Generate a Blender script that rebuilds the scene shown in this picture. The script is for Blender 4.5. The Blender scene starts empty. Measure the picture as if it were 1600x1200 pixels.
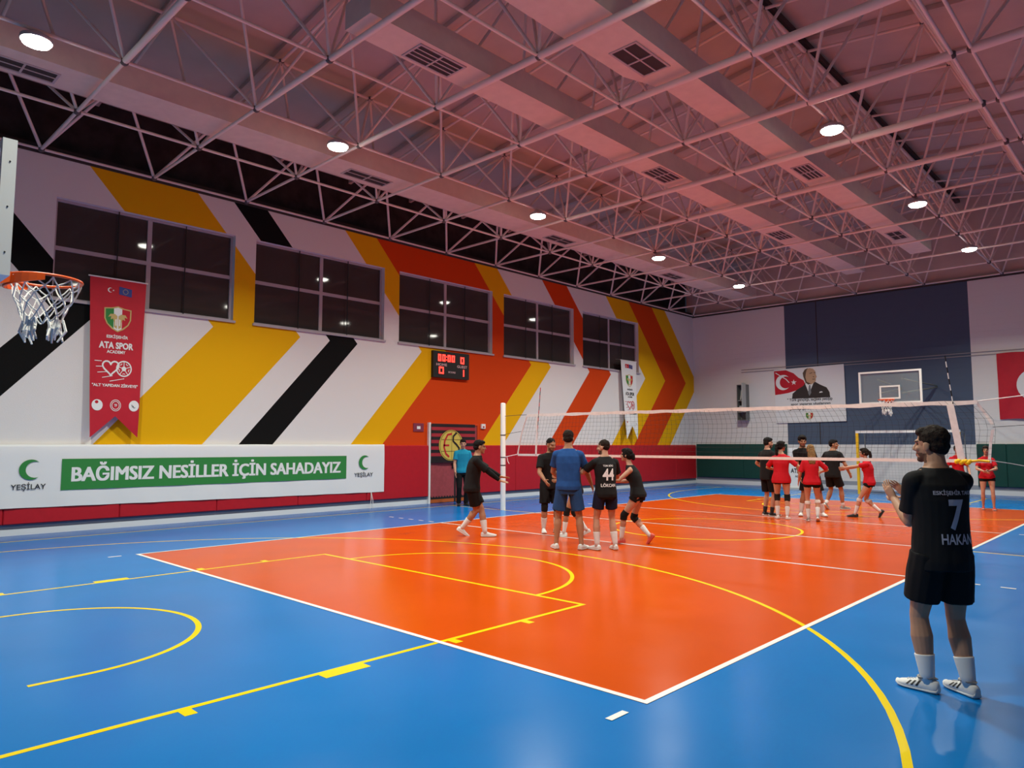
import bpy, bmesh, math, random
from mathutils import Vector, Matrix, noise
from mathutils.bvhtree import BVHTree

random.seed(7)
R = math.radians
SC = bpy.context.scene
COL = SC.collection

# ------------------------------------------------------------------ camera, world, exposure
CAM_LOC = Vector((11.615, -3.991, 1.648))
cam_data = bpy.data.cameras.new('camera')
cam_data.sensor_width = 36.0
cam_data.lens = 25.09
cam_data.clip_end = 200
cam = bpy.data.objects.new('camera', cam_data)
cam.location = CAM_LOC
cam.rotation_euler = (R(90 + 4.831), 0, R(43.599))
COL.objects.link(cam)
SC.camera = cam

world = bpy.data.worlds.new('night_sky')
SC.world = world
world.use_nodes = True
world.node_tree.nodes['Background'].inputs[0].default_value = (0.01, 0.012, 0.02, 1)
world.node_tree.nodes['Background'].inputs[1].default_value = 1.0

SC.view_settings.view_transform = 'Standard'
SC.view_settings.look = 'None'
SC.view_settings.exposure = 0.0
SC.view_settings.gamma = 1.0
SC.view_settings.use_curve_mapping = False
SC.cycles.use_denoising = True
SC.cycles.max_bounces = 8
SC.cycles.diffuse_bounces = 5
SC.cycles.sample_clamp_indirect = 6.0

LAMP_WATT = 232.0
LAMP_COLOR = (0.98, 1.0, 0.87)

# ------------------------------------------------------------------ materials
def srgb(r, g, b):
    f = lambda c: c / 12.92 if c <= 0.04045 else ((c + 0.055) / 1.055) ** 2.4
    return (f(r / 255), f(g / 255), f(b / 255), 1)

def mat(name, color, rough=0.6, spec=0.5, metal=0.0, noise_amt=0.0, noise_scale=8.0, bump=0.0, bump_scale=60.0,
        emit=None, emit_strength=0.0, alpha=1.0, transmission=0.0, coat=0.0, sheen=0.0):
    m = bpy.data.materials.new(name)
    m.use_nodes = True
    nt = m.node_tree
    b = nt.nodes['Principled BSDF']
    if len(color) == 3:
        color = (*color, 1)
    b.inputs['Base Color'].default_value = color
    b.inputs['Roughness'].default_value = rough
    b.inputs['Specular IOR Level'].default_value = spec
    b.inputs['Metallic'].default_value = metal
    b.inputs['Alpha'].default_value = alpha
    b.inputs['Transmission Weight'].default_value = transmission
    b.inputs['Coat Weight'].default_value = coat
    b.inputs['Sheen Weight'].default_value = sheen
    if emit:
        b.inputs['Emission Color'].default_value = (*emit[:3], 1)
        b.inputs['Emission Strength'].default_value = emit_strength
    tc = nt.nodes.new('ShaderNodeTexCoord')
    if noise_amt:
        n = nt.nodes.new('ShaderNodeTexNoise')
        n.inputs['Scale'].default_value = noise_scale
        n.inputs['Detail'].default_value = 4
        nt.links.new(tc.outputs['Object'], n.inputs['Vector'])
        mr = nt.nodes.new('ShaderNodeMapRange')
        mr.inputs['From Min'].default_value = 0.25
        mr.inputs['From Max'].default_value = 0.75
        mr.inputs['To Min'].default_value = 1 - noise_amt
        mr.inputs['To Max'].default_value = 1 + noise_amt
        nt.links.new(n.outputs['Fac'], mr.inputs['Value'])
        hs = nt.nodes.new('ShaderNodeHueSaturation')
        hs.inputs['Color'].default_value = color
        nt.links.new(mr.outputs['Result'], hs.inputs['Value'])
        nt.links.new(hs.outputs['Color'], b.inputs['Base Color'])
    if bump:
        n2 = nt.nodes.new('ShaderNodeTexNoise')
        n2.inputs['Scale'].default_value = bump_scale
        n2.inputs['Detail'].default_value = 5
        nt.links.new(tc.outputs['Object'], n2.inputs['Vector'])
        bp = nt.nodes.new('ShaderNodeBump')
        bp.inputs['Strength'].default_value = bump
        bp.inputs['Distance'].default_value = 0.01
        nt.links.new(n2.outputs['Fac'], bp.inputs['Height'])
        nt.links.new(bp.outputs['Normal'], b.inputs['Normal'])
    return m

def floor_mat(name, color, rough=0.24):
    m = mat(name, color, rough, 0.14, noise_amt=0.05, noise_scale=0.9)
    nt = m.node_tree
    b = nt.nodes['Principled BSDF']
    tc = nt.nodes.new('ShaderNodeTexCoord')
    n = nt.nodes.new('ShaderNodeTexNoise')
    n.inputs['Scale'].default_value = 1.7
    n.inputs['Detail'].default_value = 6
    nt.links.new(tc.outputs['Object'], n.inputs['Vector'])
    mr = nt.nodes.new('ShaderNodeMapRange')
    mr.inputs['To Min'].default_value = rough - 0.07
    mr.inputs['To Max'].default_value = rough + 0.07
    nt.links.new(n.outputs['Fac'], mr.inputs['Value'])
    nt.links.new(mr.outputs['Result'], b.inputs['Roughness'])
    n2 = nt.nodes.new('ShaderNodeTexNoise')
    n2.inputs['Scale'].default_value = 22
    n2.inputs['Detail'].default_value = 3
    nt.links.new(tc.outputs['Object'], n2.inputs['Vector'])
    bp = nt.nodes.new('ShaderNodeBump')
    bp.inputs['Strength'].default_value = 0.05
    bp.inputs['Distance'].default_value = 0.004
    nt.links.new(n2.outputs['Fac'], bp.inputs['Height'])
    nt.links.new(bp.outputs['Normal'], b.inputs['Normal'])
    return m

WHITE_PAINT = (0.74, 0.73, 0.72)
YELLOW_PAINT = (0.78, 0.42, 0.004)
RED_PAINT = (0.62, 0.058, 0.006)
BLACK_PAINT = (0.006, 0.006, 0.006)

def mural_mat():
    """painted chevrons: one colour ramp read along Y + slope * |z - 4.24|"""
    m = mat('mural_paint', WHITE_PAINT, 0.8, 0.12, bump=0.25, bump_scale=90)
    nt = m.node_tree
    b = nt.nodes['Principled BSDF']
    tc = nt.nodes.new('ShaderNodeTexCoord')
    sx = nt.nodes.new('ShaderNodeSeparateXYZ')
    nt.links.new(tc.outputs['Object'], sx.inputs[0])
    def op(kind, a, bv=None):
        n = nt.nodes.new('ShaderNodeMath')
        n.operation = kind
        for i, v in enumerate((a, bv)):
            if v is None:
                continue
            if isinstance(v, (int, float)):
                n.inputs[i].default_value = v
            else:
                nt.links.new(v, n.inputs[i])
        return n.outputs[0]
    dz = op('SUBTRACT', sx.outputs['Z'], 4.24)
    v = op('ADD', sx.outputs['Y'], op('MULTIPLY', op('ABSOLUTE', dz), 0.88))
    lo, hi = -12.0, 30.0
    t = op('DIVIDE', op('SUBTRACT', v, lo), hi - lo)
    ramp = nt.nodes.new('ShaderNodeValToRGB')
    nt.links.new(t, ramp.inputs[0])
    cr = ramp.color_ramp
    cr.interpolation = 'CONSTANT'
    W, Y, O, K = WHITE_PAINT, YELLOW_PAINT, RED_PAINT, BLACK_PAINT
    stops = [(-0.42, K), (0.42, W), (2.62, Y), (4.74, W), (5.64, K), (6.53, W), (8.60, Y), (9.50, O), (13.23, Y), (14.13, W),
             (16.30, O), (17.60, W), (19.90, Y), (21.40, O), (23.10, Y), (23.95, W)]
    cr.elements[0].position = 0.0
    cr.elements[0].color = (*W, 1)
    cr.elements.remove(cr.elements[-1])
    for pos, c in stops:
        e = cr.elements.new((pos - lo) / (hi - lo))
        e.color = (*c, 1)
    nt.links.new(ramp.outputs[0], b.inputs['Base Color'])
    return m

def back_wall_mat():
    """white block wall with a blue painted bay between two column lines"""
    m = mat('back_wall_paint', WHITE_PAINT, 0.75, 0.3, bump=0.2, bump_scale=40)
    nt = m.node_tree
    b = nt.nodes['Principled BSDF']
    tc = nt.nodes.new('ShaderNodeTexCoord')
    sx = nt.nodes.new('ShaderNodeSeparateXYZ')
    nt.links.new(tc.outputs['Object'], sx.inputs[0])
    def op(kind, a, bv):
        n = nt.nodes.new('ShaderNodeMath')
        n.operation = kind
        for i, v in enumerate((a, bv)):
            if isinstance(v, (int, float)):
                n.inputs[i].default_value = v
            else:
                nt.links.new(v, n.inputs[i])
        return n.outputs[0]
    f = op('MULTIPLY', op('MULTIPLY', op('GREATER_THAN', sx.outputs['X'], 0.10), op('LESS_THAN', sx.outputs['X'], 6.38)),
           op('GREATER_THAN', sx.outputs['Z'], 1.64))
    mx = nt.nodes.new('ShaderNodeMix')
    mx.data_type = 'RGBA'
    nt.links.new(f, mx.inputs[0])
    mx.inputs[6].default_value = (*WHITE_PAINT, 1)
    mx.inputs[7].default_value = (0.075, 0.105, 0.165, 1)
    nt.links.new(mx.outputs[2], b.inputs['Base Color'])
    br = nt.nodes.new('ShaderNodeTexBrick')
    br.inputs['Scale'].default_value = 1.0
    br.inputs['Brick Width'].default_value = 0.40
    br.inputs['Row Height'].default_value = 0.20
    br.inputs['Mortar Size'].default_value = 0.008
    br.inputs['Color1'].default_value = br.inputs['Color2'].default_value = (1, 1, 1, 1)
    br.inputs['Mortar'].default_value = (0, 0, 0, 1)
    mp = nt.nodes.new('ShaderNodeCombineXYZ')
    nt.links.new(sx.outputs['X'], mp.inputs[0])
    nt.links.new(sx.outputs['Z'], mp.inputs[1])
    nt.links.new(mp.outputs[0], br.inputs['Vector'])
    bp = nt.nodes.new('ShaderNodeBump')
    bp.inputs['Strength'].default_value = 0.35
    bp.inputs['Distance'].default_value = 0.012
    nt.links.new(br.outputs['Color'], bp.inputs['Height'])
    nt.links.new(bp.outputs['Normal'], b.inputs['Normal'])
    return m

M = {}
M['floor_blue'] = floor_mat('court_blue_vinyl', (0.002, 0.150, 0.470))
M['floor_dark_blue'] = floor_mat('border_blue_vinyl', (0.001, 0.090, 0.360))
M['floor_orange'] = floor_mat('court_orange_vinyl', (0.560, 0.068, 0.001), 0.20)
M['line_white'] = floor_mat('line_white', (0.78, 0.78, 0.76))
M['line_yellow'] = floor_mat('line_yellow', (0.78, 0.58, 0.003))
M['mural'] = mural_mat()
M['back_wall'] = back_wall_mat()
M['wall_grey'] = mat('plain_grey_wall', (0.22, 0.21, 0.20), 0.8, 0.2)
M['wall_white'] = mat('plain_white_wall', WHITE_PAINT, 0.8, 0.3, bump=0.2)
M['dark_void'] = mat('upper_void_shade', (0.030, 0.026, 0.026), 0.8, 0.2, noise_amt=0.5, noise_scale=3)
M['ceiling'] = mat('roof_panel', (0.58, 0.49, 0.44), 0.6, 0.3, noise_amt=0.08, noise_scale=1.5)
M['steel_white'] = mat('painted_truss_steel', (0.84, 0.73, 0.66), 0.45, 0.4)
M['steel_dark'] = mat('dark_joint_steel', (0.10, 0.085, 0.085), 0.5, 0.4)
M['steel_beam'] = mat('dark_edge_beam', (0.045, 0.035, 0.035), 0.6, 0.3)
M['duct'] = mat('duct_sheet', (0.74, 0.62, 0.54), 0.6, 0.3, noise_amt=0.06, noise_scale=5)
M['grille_dark'] = mat('grille_shadow', (0.045, 0.035, 0.035), 0.6, 0.3)
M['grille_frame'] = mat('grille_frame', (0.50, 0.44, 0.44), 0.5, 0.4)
M['lamp_body'] = mat('lamp_housing', (0.55, 0.55, 0.55), 0.4, 0.5, metal=0.6)
M['lamp_lens'] = mat('lamp_lens', (0.9, 0.9, 0.85), 0.3, 0.5, emit=(1.0, 0.97, 0.86), emit_strength=45.0)
M['window_frame'] = mat('window_frame', (0.42, 0.38, 0.42), 0.5, 0.4)
M['glass_dark'] = mat('dark_window_glass', (0.045, 0.038, 0.037), 0.04, 0.35, bump=0.015, bump_scale=2)
M['black'] = mat('black_plastic', (0.012, 0.012, 0.012), 0.5, 0.4)
M['pad_red'] = mat('red_pad_vinyl', (0.46, 0.008, 0.016), 0.42, 0.45, noise_amt=0.06, bump=0.1, bump_scale=50)
M['pad_green'] = mat('green_pad_vinyl', (0.004, 0.060, 0.047), 0.42, 0.4, noise_amt=0.06, bump=0.1, bump_scale=50)
M['skirting'] = mat('white_skirting', (0.72, 0.76, 0.78), 0.4, 0.5)
M['grey_shaded_foot'] = mat('grey_shaded_wall_foot', (0.30, 0.33, 0.38), 0.6, 0.3)
M['door_pink'] = mat('faded_red_door', (0.32, 0.055, 0.065), 0.5, 0.4, noise_amt=0.15, noise_scale=14)
M['door_red'] = mat('orange_red_door_frame', RED_PAINT, 0.6, 0.3)
M['white'] = mat('white_paint', (0.80, 0.80, 0.78), 0.45, 0.4)
M['tape_white'] = mat('white_net_tape', (0.86, 0.80, 0.76), 0.6, 0.3, noise_amt=0.08, noise_scale=12)
M['banner_white'] = mat('white_banner_cloth', (0.76, 0.78, 0.79), 0.6, 0.3, bump=0.9, bump_scale=1.7)
M['print_green'] = mat('green_print', (0.030, 0.230, 0.050), 0.6, 0.3)
M['print_dark'] = mat('dark_print', (0.010, 0.016, 0.022), 0.6, 0.3)
M['print_white'] = mat('white_print', (0.78, 0.80, 0.80), 0.6, 0.3)
M['flag_red'] = mat('red_flag_cloth', (0.50, 0.012, 0.030), 0.6, 0.3, noise_amt=0.06, noise_scale=6)
M['print_red'] = mat('red_print', (0.50, 0.010, 0.025), 0.6, 0.3)
M['print_blue'] = mat('blue_print', (0.035, 0.060, 0.260), 0.6, 0.3)
M['print_gold'] = mat('gold_print', (0.55, 0.42, 0.16), 0.6, 0.3)
M['print_yellow'] = mat('yellow_print', (0.62, 0.47, 0.09), 0.6, 0.3)
M['print_skin'] = mat('portrait_skin_print', (0.52, 0.33, 0.20), 0.6, 0.3)
M['print_skin_shade'] = mat('portrait_brown_print', (0.11, 0.065, 0.04), 0.6, 0.3)
M['print_suit'] = mat('portrait_suit_print', (0.035, 0.026, 0.024), 0.6, 0.3)
M['print_grey'] = mat('portrait_grey_print', (0.20, 0.21, 0.22), 0.6, 0.3)
M['print_faded'] = mat('faded_shirt_print', (0.52, 0.49, 0.54), 0.7, 0.2)
M['stripe_black'] = mat('black_stripe_print', (0.016, 0.010, 0.012), 0.6, 0.3)
M['stripe_red'] = mat('red_stripe_print', (0.36, 0.022, 0.035), 0.6, 0.3)
M['led_red'] = mat('red_led', (0.3, 0.0, 0.0), 0.4, 0.3, emit=(1.0, 0.03, 0.02), emit_strength=5.0)
M['label_pale'] = mat('score_label', (0.62, 0.42, 0.44), 0.5, 0.3)
M['rim_orange'] = mat('hoop_orange', (0.80, 0.095, 0.008), 0.35, 0.5)
M['cord_white'] = mat('white_cord', (0.80, 0.80, 0.77), 0.8, 0.2, bump=0.4, bump_scale=80)
M['net_dark'] = mat('dark_net_cord', (0.035, 0.035, 0.035), 0.8, 0.2)
M['net_grey'] = mat('grey_net_cord', (0.32, 0.33, 0.35), 0.8, 0.2)
M['board_glass'] = mat('backboard_glass', (0.50, 0.58, 0.62), 0.05, 0.5, alpha=0.16)
M['goal_yellow'] = mat('yellow_post_paint', (0.80, 0.46, 0.01), 0.45, 0.4)
M['rope_yellow'] = mat('yellow_wrap', (0.85, 0.50, 0.005), 0.6, 0.3)
M['cabinet_grey'] = mat('grey_cabinet_metal', (0.16, 0.17, 0.165), 0.45, 0.4)
M['cabinet_light'] = mat('pale_cabinet_edge', (0.48, 0.50, 0.48), 0.45, 0.4)
M['wood_orange'] = mat('door_kick_strip', (0.45, 0.10, 0.02), 0.5, 0.4)

# ------------------------------------------------------------------ mesh helpers
def V(*a):
    return Vector(a)

class MB:
    """collects geometry for ONE mesh"""
    def __init__(self):
        self.v, self.f, self.m = [], [], []

    def add(self, verts, faces, mi=0):
        o = len(self.v)
        self.v += [Vector(p) for p in verts]
        self.f += [tuple(i + o for i in fc) for fc in faces]
        self.m += [mi] * len(faces)
        return self

    def box(self, x0, x1, y0, y1, z0, z1, mi=0):
        p = [(x, y, z) for z in (z0, z1) for y in (y0, y1) for x in (x0, x1)]
        return self.add(p, [(0, 2, 3, 1), (4, 5, 7, 6), (0, 1, 5, 4), (2, 6, 7, 3), (0, 4, 6, 2), (1, 3, 7, 5)], mi)

    def quad(self, a, b, c, d, mi=0):
        return self.add([a, b, c, d], [(0, 1, 2, 3)], mi)

    def poly(self, pts, mi=0):
        return self.add(pts, [tuple(range(len(pts)))], mi)

    def loft(self, rings, cap=True, closed=True, mi=0):
        n = len(rings[0])
        o = len(self.v)
        for r in rings:
            self.v += [Vector(p) for p in r]
        for i in range(len(rings) - 1):
            for j in range(n if closed else n - 1):
                k = (j + 1) % n
                self.f.append((o + i * n + j, o + i * n + k, o + (i + 1) * n + k, o + (i + 1) * n + j))
                self.m.append(mi)
        if cap:
            self.f.append(tuple(o + j for j in reversed(range(n))))
            self.f.append(tuple(o + (len(rings) - 1) * n + j for j in range(n)))
            self.m += [mi, mi]
        return self

    def tube(self, pts, r, n=8, cap=True, mi=0):
        """round tube along points; r a number or one per point"""
        pts = [Vector(p) for p in pts]
        rs = r if isinstance(r, (list, tuple)) else [r] * len(pts)
        rings = []
        side = None
        for i, p in enumerate(pts):
            t = (pts[min(i + 1, len(pts) - 1)] - pts[max(i - 1, 0)]).normalized()
            if side is None:
                side = t.orthogonal().normalized()
            else:
                side = side - t * side.dot(t)
                side = side.normalized() if side.length > 1e-6 else t.orthogonal().normalized()
            up = t.cross(side)
            rings.append([p + (side * math.cos(a) + up * math.sin(a)) * rs[i] for a in (2 * math.pi * k / n for k in range(n))])
        return self.loft(rings, cap, True, mi)

    def sphere(self, c, rx, ry=None, rz=None, axes=None, nu=16, nv=10, mi=0):
        ry = rx if ry is None else ry
        rz = rx if rz is None else rz
        ax = axes or (V(1, 0, 0), V(0, 1, 0), V(0, 0, 1))
        c = Vector(c)
        o = len(self.v)
        self.v.append(c - ax[2] * rz)
        for i in range(1, nv):
            ph = -math.pi / 2 + math.pi * i / nv
            for j in range(nu):
                th = 2 * math.pi * j / nu
                self.v.append(c + ax[0] * (rx * math.cos(ph) * math.cos(th)) + ax[1] * (ry * math.cos(ph) * math.sin(th)) + ax[2] * (rz * math.sin(ph)))
        self.v.append(c + ax[2] * rz)
        top = len(self.v) - 1
        for j in range(nu):
            k = (j + 1) % nu
            self.f.append((o, o + 1 + k, o + 1 + j))
            for i in range(nv - 2):
                a = o + 1 + i * nu
                self.f.append((a + j, a + k, a + nu + k, a + nu + j))
            a = o + 1 + (nv - 2) * nu
            self.f.append((a + j, a + k, top))
        self.m += [mi] * (nu * nv)
        return self

    def mesh(self, name, mats):
        me = bpy.data.meshes.new(name)
        me.from_pydata([tuple(p) for p in self.v], [], self.f)
        for mm in (mats if isinstance(mats, (list, tuple)) else [mats]):
            me.materials.append(mm)
        me.polygons.foreach_set('material_index', self.m)
        me.update()
        return me

    def build(self, name, mats, parent=None, smooth=False, local=False, recalc=True):
        """link as one object; world coordinates unless local"""
        if parent is not None and not local:
            inv = parent.matrix_world.inverted() if parent.parent is None else (parent.parent.matrix_world @ parent.matrix_basis).inverted()
            self.v = [inv @ p for p in self.v]
        me = self.mesh(name, mats)
        if recalc:
            bm = bmesh.new()
            bm.from_mesh(me)
            bmesh.ops.recalc_face_normals(bm, faces=bm.faces)
            bm.to_mesh(me)
            bm.free()
        if smooth:
            me.polygons.foreach_set('use_smooth', [True] * len(me.polygons))
            if smooth == 'auto':
                me.set_sharp_from_angle(angle=R(40))
        o = bpy.data.objects.new(name, me)
        COL.objects.link(o)
        if parent is not None:
            o.parent = parent
        return o

def tag(o, label, cat, group=None, kind=None):
    o['label'] = label
    o['category'] = cat
    if group:
        o['group'] = group
    if kind:
        o['kind'] = kind
    return o

def thing(name, label, cat, loc=(0, 0, 0), rotz=0.0, group=None):
    o = bpy.data.objects.new(name, None)
    o.empty_display_size = 0.1
    COL.objects.link(o)
    o.location = loc
    o.rotation_euler = (0, 0, rotz)
    o.matrix_world = Matrix.Translation(Vector(loc)) @ Matrix.Rotation(rotz, 4, 'Z')
    return tag(o, label, cat, group)

def struct(o):
    o['kind'] = 'structure'
    return o

def dup(root, loc, rotz, label, group=None):
    """a copy of a thing with copies of its parts and sub-parts"""
    r = root.copy()
    COL.objects.link(r)
    r.location = loc
    r.rotation_euler = (0, 0, rotz)
    r['label'] = label
    if group:
        r['group'] = group
    def rec(a, b):
        for ch in list(a.children):
            c = ch.copy()
            COL.objects.link(c)
            c.parent = b
            rec(ch, c)
    rec(root, r)
    return r

# text: outlines of the built-in font filled into flat faces, fitted to a width and a height
_txt = {}
def text_faces(s, bold=0.0):
    key = (s, bold)
    if key not in _txt:
        cu = bpy.data.curves.new('lettering', 'FONT')
        cu.body = s
        cu.offset = bold
        cu.resolution_u = 3
        o = bpy.data.objects.new('lettering', cu)
        tmp = bpy.data.scenes.new('lettering')
        tmp.collection.objects.link(o)
        vl = tmp.view_layers[0]
        vl.update()
        me = bpy.data.meshes.new_from_object(o.evaluated_get(vl.depsgraph))
        vs = [(v.co.x, v.co.y) for v in me.vertices]
        fs = [tuple(p.vertices) for p in me.polygons]
        bpy.data.objects.remove(o)
        bpy.data.scenes.remove(tmp)
        bpy.data.meshes.remove(me)
        _txt[key] = (vs, fs)
    return _txt[key]

def text_into(mb, s, org, right, up, width, height, bold=0.02, mi=0):
    """org = lower left corner of the lettering's box"""
    vs, fs = text_faces(s, bold)
    x0, x1 = min(v[0] for v in vs), max(v[0] for v in vs)
    y0, y1 = min(v[1] for v in vs), max(v[1] for v in vs)
    org, right, up = Vector(org), Vector(right), Vector(up)
    mb.add([org + right * ((x - x0) / (x1 - x0) * width) + up * ((y - y0) / (y1 - y0) * height) for x, y in vs], fs, mi)

def shape_into(mb, pts, org, right, up, mi=0):
    org, right, up = Vector(org), Vector(right), Vector(up)
    mb.poly([org + right * x + up * y for x, y in pts], mi)

def circle2(cx, cy, rx, ry=None, n=28):
    ry = rx if ry is None else ry
    return [(cx + rx * math.cos(2 * math.pi * k / n), cy + ry * math.sin(2 * math.pi * k / n)) for k in range(n)]

def crescent2(cx, cy, r, ri, off, n=26):
    """outer circle r minus a circle ri shifted right by off"""
    x = (r * r - ri * ri + off * off) / (2 * off)
    ao = math.acos(max(-1, min(1, x / r)))
    ai = math.acos(max(-1, min(1, (x - off) / ri)))
    out = [(cx + r * math.cos(a), cy + r * math.sin(a)) for a in (ao + (2 * math.pi - 2 * ao) * k / n for k in range(n + 1))]
    inn = [(cx + off + ri * math.cos(a), cy + ri * math.sin(a)) for a in (2 * math.pi - ai - (2 * math.pi - 2 * ai) * k / n for k in range(1, n))]
    return out + inn

def star2(cx, cy, r, rot=0.0, k=0.382):
    return [(cx + (r if i % 2 == 0 else r * k) * math.cos(rot + math.pi * i / 5), cy + (r if i % 2 == 0 else r * k) * math.sin(rot + math.pi * i / 5)) for i in range(10)]

def ring2(mb, cx, cy, r, w, org, right, up, mi=0, n=28, a0=0.0, a1=2 * math.pi):
    org, right, up = Vector(org), Vector(right), Vector(up)
    for k in range(n):
        t0, t1 = a0 + (a1 - a0) * k / n, a0 + (a1 - a0) * (k + 1) / n
        P = lambda t, q: org + right * (cx + q * math.cos(t)) + up * (cy + q * math.sin(t))
        mb.quad(P(t0, r - w / 2), P(t0, r + w / 2), P(t1, r + w / 2), P(t1, r - w / 2), mi)

def stroke2(mb, pts, w, org, right, up, mi=0, closed=False):
    """a flat stroke of width w along 2-D points"""
    org, right, up = Vector(org), Vector(right), Vector(up)
    n = len(pts)
    L, Rr = [], []
    for i in range(n):
        a = pts[(i - 1) % n] if closed or i > 0 else pts[i]
        b = pts[(i + 1) % n] if closed or i < n - 1 else pts[i]
        d = Vector((b[0] - a[0], b[1] - a[1]))
        d.normalize()
        nx, ny = -d.y * w / 2, d.x * w / 2
        L.append(org + right * (pts[i][0] + nx) + up * (pts[i][1] + ny))
        Rr.append(org + right * (pts[i][0] - nx) + up * (pts[i][1] - ny))
    for i in range(n if closed else n - 1):
        j = (i + 1) % n
        mb.quad(L[i], Rr[i], Rr[j], L[j], mi)

WALL_X, BACK_Y = -3.95, 23.80
# ------------------------------------------------------------------ floor with painted courts
def build_floor():
    mb = MB()
    FX0, FX1, FY0, FY1 = -4.6, 14.6, -7.4, 24.2
    cnt = [0]
    def q(x0, x1, y0, y1, mi, z=0.0):
        if z:
            cnt[0] += 1
            z += 0.000012 * cnt[0]
        mb.quad((x0, y0, z), (x1, y0, z), (x1, y1, z), (x0, y1, z), mi)
    BX, BY = -2.98, 22.3
    q(FX0, BX, FY0, FY1, 1)
    q(BX, FX1, BY, FY1, 1)
    q(BX, 0, FY0, BY, 0)
    q(9, FX1, FY0, BY, 0)
    q(0, 9, FY0, 0, 0)
    q(0, 9, 18, BY, 0)
    q(0, 9, 0, 18, 2)
    zy, zw = 0.0012, 0.0030
    W, Y = 3, 4
    def arc(cx, cy, r, a0, a1, w=0.05, n=64):
        for k in range(n):
            t0, t1 = R(a0 + (a1 - a0) * k / n), R(a0 + (a1 - a0) * (k + 1) / n)
            P = lambda t, rr: (cx + rr * math.cos(t), cy + rr * math.sin(t), zy)
            mb.quad(P(t0, r - w / 2), P(t0, r + w / 2), P(t1, r + w / 2), P(t1, r - w / 2), Y)
    # basketball (yellow): sidelines, half line, keys, arcs, centre circle
    h = 0.025
    q(-3 - h, -3 + h, -3.83, 21.83, Y, zy)
    q(12 - h, 12 + h, -3.83, 21.83, Y, zy)
    q(-3, 0, 9 - h, 9 + h, Y, zy)
    q(9.03, 12, 9 - h, 9 + h, Y, zy)
    arc(4.5, 9, 1.8, 0, 360)
    for s in (1, -1):
        by = -3.83 if s == 1 else 21.83
        f = lambda d: by + s * d
        def qq(x0, x1, d0, d1, z=zy):
            a, b = sorted((f(d0), f(d1)))
            q(x0, x1, a, b, Y, z)
        qq(-3, 12, -h, h)
        qq(2.05 - h, 2.05 + h, 0, 5.8)
        qq(6.95 - h, 6.95 + h, 0, 5.8)
        qq(2.05 - h, 6.95 + h, 5.8 - h, 5.8 + h)
        for sx, x in ((1, 6.95), (-1, 2.05)):
            for d0, d1, w in ((1.72, 1.80, 0.13), (2.70, 3.08, 0.13), (3.93, 4.01, 0.13), (4.83, 4.91, 0.13)):
                a, b = sorted((x, x + sx * w))
                qq(a, b, d0, d1)
        a0, a1 = (0, 180) if s == 1 else (180, 360)
        arc(4.5, f(5.8), 1.8, a0, a1)
        cy = f(1.53)
        y3 = 9 - s * 10.72
        arc(4.5, y3, 6.25, a0, a1)
        for x in (4.5 - 6.25, 4.5 + 6.25):
            qq(x - h, x + h, 0, 2.11)
        arc(4.5, cy, 1.25, a0, a1)
        for x in (3.25, 5.75):
            qq(x - h, x + h, 1.2, 1.575)
    # volleyball (white)
    w = 0.05
    q(0, w, 0, 18, W, zw); q(9 - w, 9, 0, 18, W, zw)
    q(0, 9, 0, w, W, zw); q(0, 9, 18 - w, 18, W, zw)
    for y in (6, 9, 12):
        q(0, 9, y - h, y + h, W, zw)
    for y in (6, 12):
        for k in range(5):
            q(-0.20 - k * 0.35 - 0.15, -0.20 - k * 0.35, y - h, y + h, W, zw)
            q(9.20 + k * 0.35, 9.35 + k * 0.35, y - h, y + h, W, zw)
    for y0, y1 in ((-0.38, -0.20), (18.20, 18.38)):
        q(0, w, y0, y1, W, zw); q(9 - w, 9, y0, y1, W, zw)
    struct(mb.build('floor', [M['floor_blue'], M['floor_dark_blue'], M['floor_orange'], M['line_white'], M['line_yellow']], recalc=False))
build_floor()

# ------------------------------------------------------------------ walls, windows, roof
WIN_Z0, WIN_Z1 = 4.43, 6.40
WIN_Y = [(-0.34, 3.21), (3.71, 7.37), (7.87, 11.47), (11.98, 15.50), (16.02, 19.55)]
WALL_TOP = 7.16

def build_wall_left():
    mb = MB()
    ys = [-7.0] + [y for w in WIN_Y for y in w] + [BACK_Y + 0.1]
    zs = [0.0, WIN_Z0, WIN_Z1, WALL_TOP]
    for i in range(len(ys) - 1):
        for j in range(3):
            if j == 1 and i % 2 == 1:
                continue
            mb.quad((WALL_X, ys[i], zs[j]), (WALL_X, ys[i + 1], zs[j]), (WALL_X, ys[i + 1], zs[j + 1]), (WALL_X, ys[i], zs[j + 1]))
    d = WALL_X - 0.22
    for a, b in WIN_Y:
        for (y0, z0), (y1, z1) in (((a, WIN_Z0), (b, WIN_Z0)), ((a, WIN_Z1), (b, WIN_Z1)), ((a, WIN_Z0), (a, WIN_Z1)), ((b, WIN_Z0), (b, WIN_Z1))):
            mb.quad((WALL_X, y0, z0), (WALL_X, y1, z1), (d, y1, z1), (d, y0, z0), 1)
    struct(mb.build('wall_left', [M['mural'], M['wall_white']], recalc=False))
build_wall_left()

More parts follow.
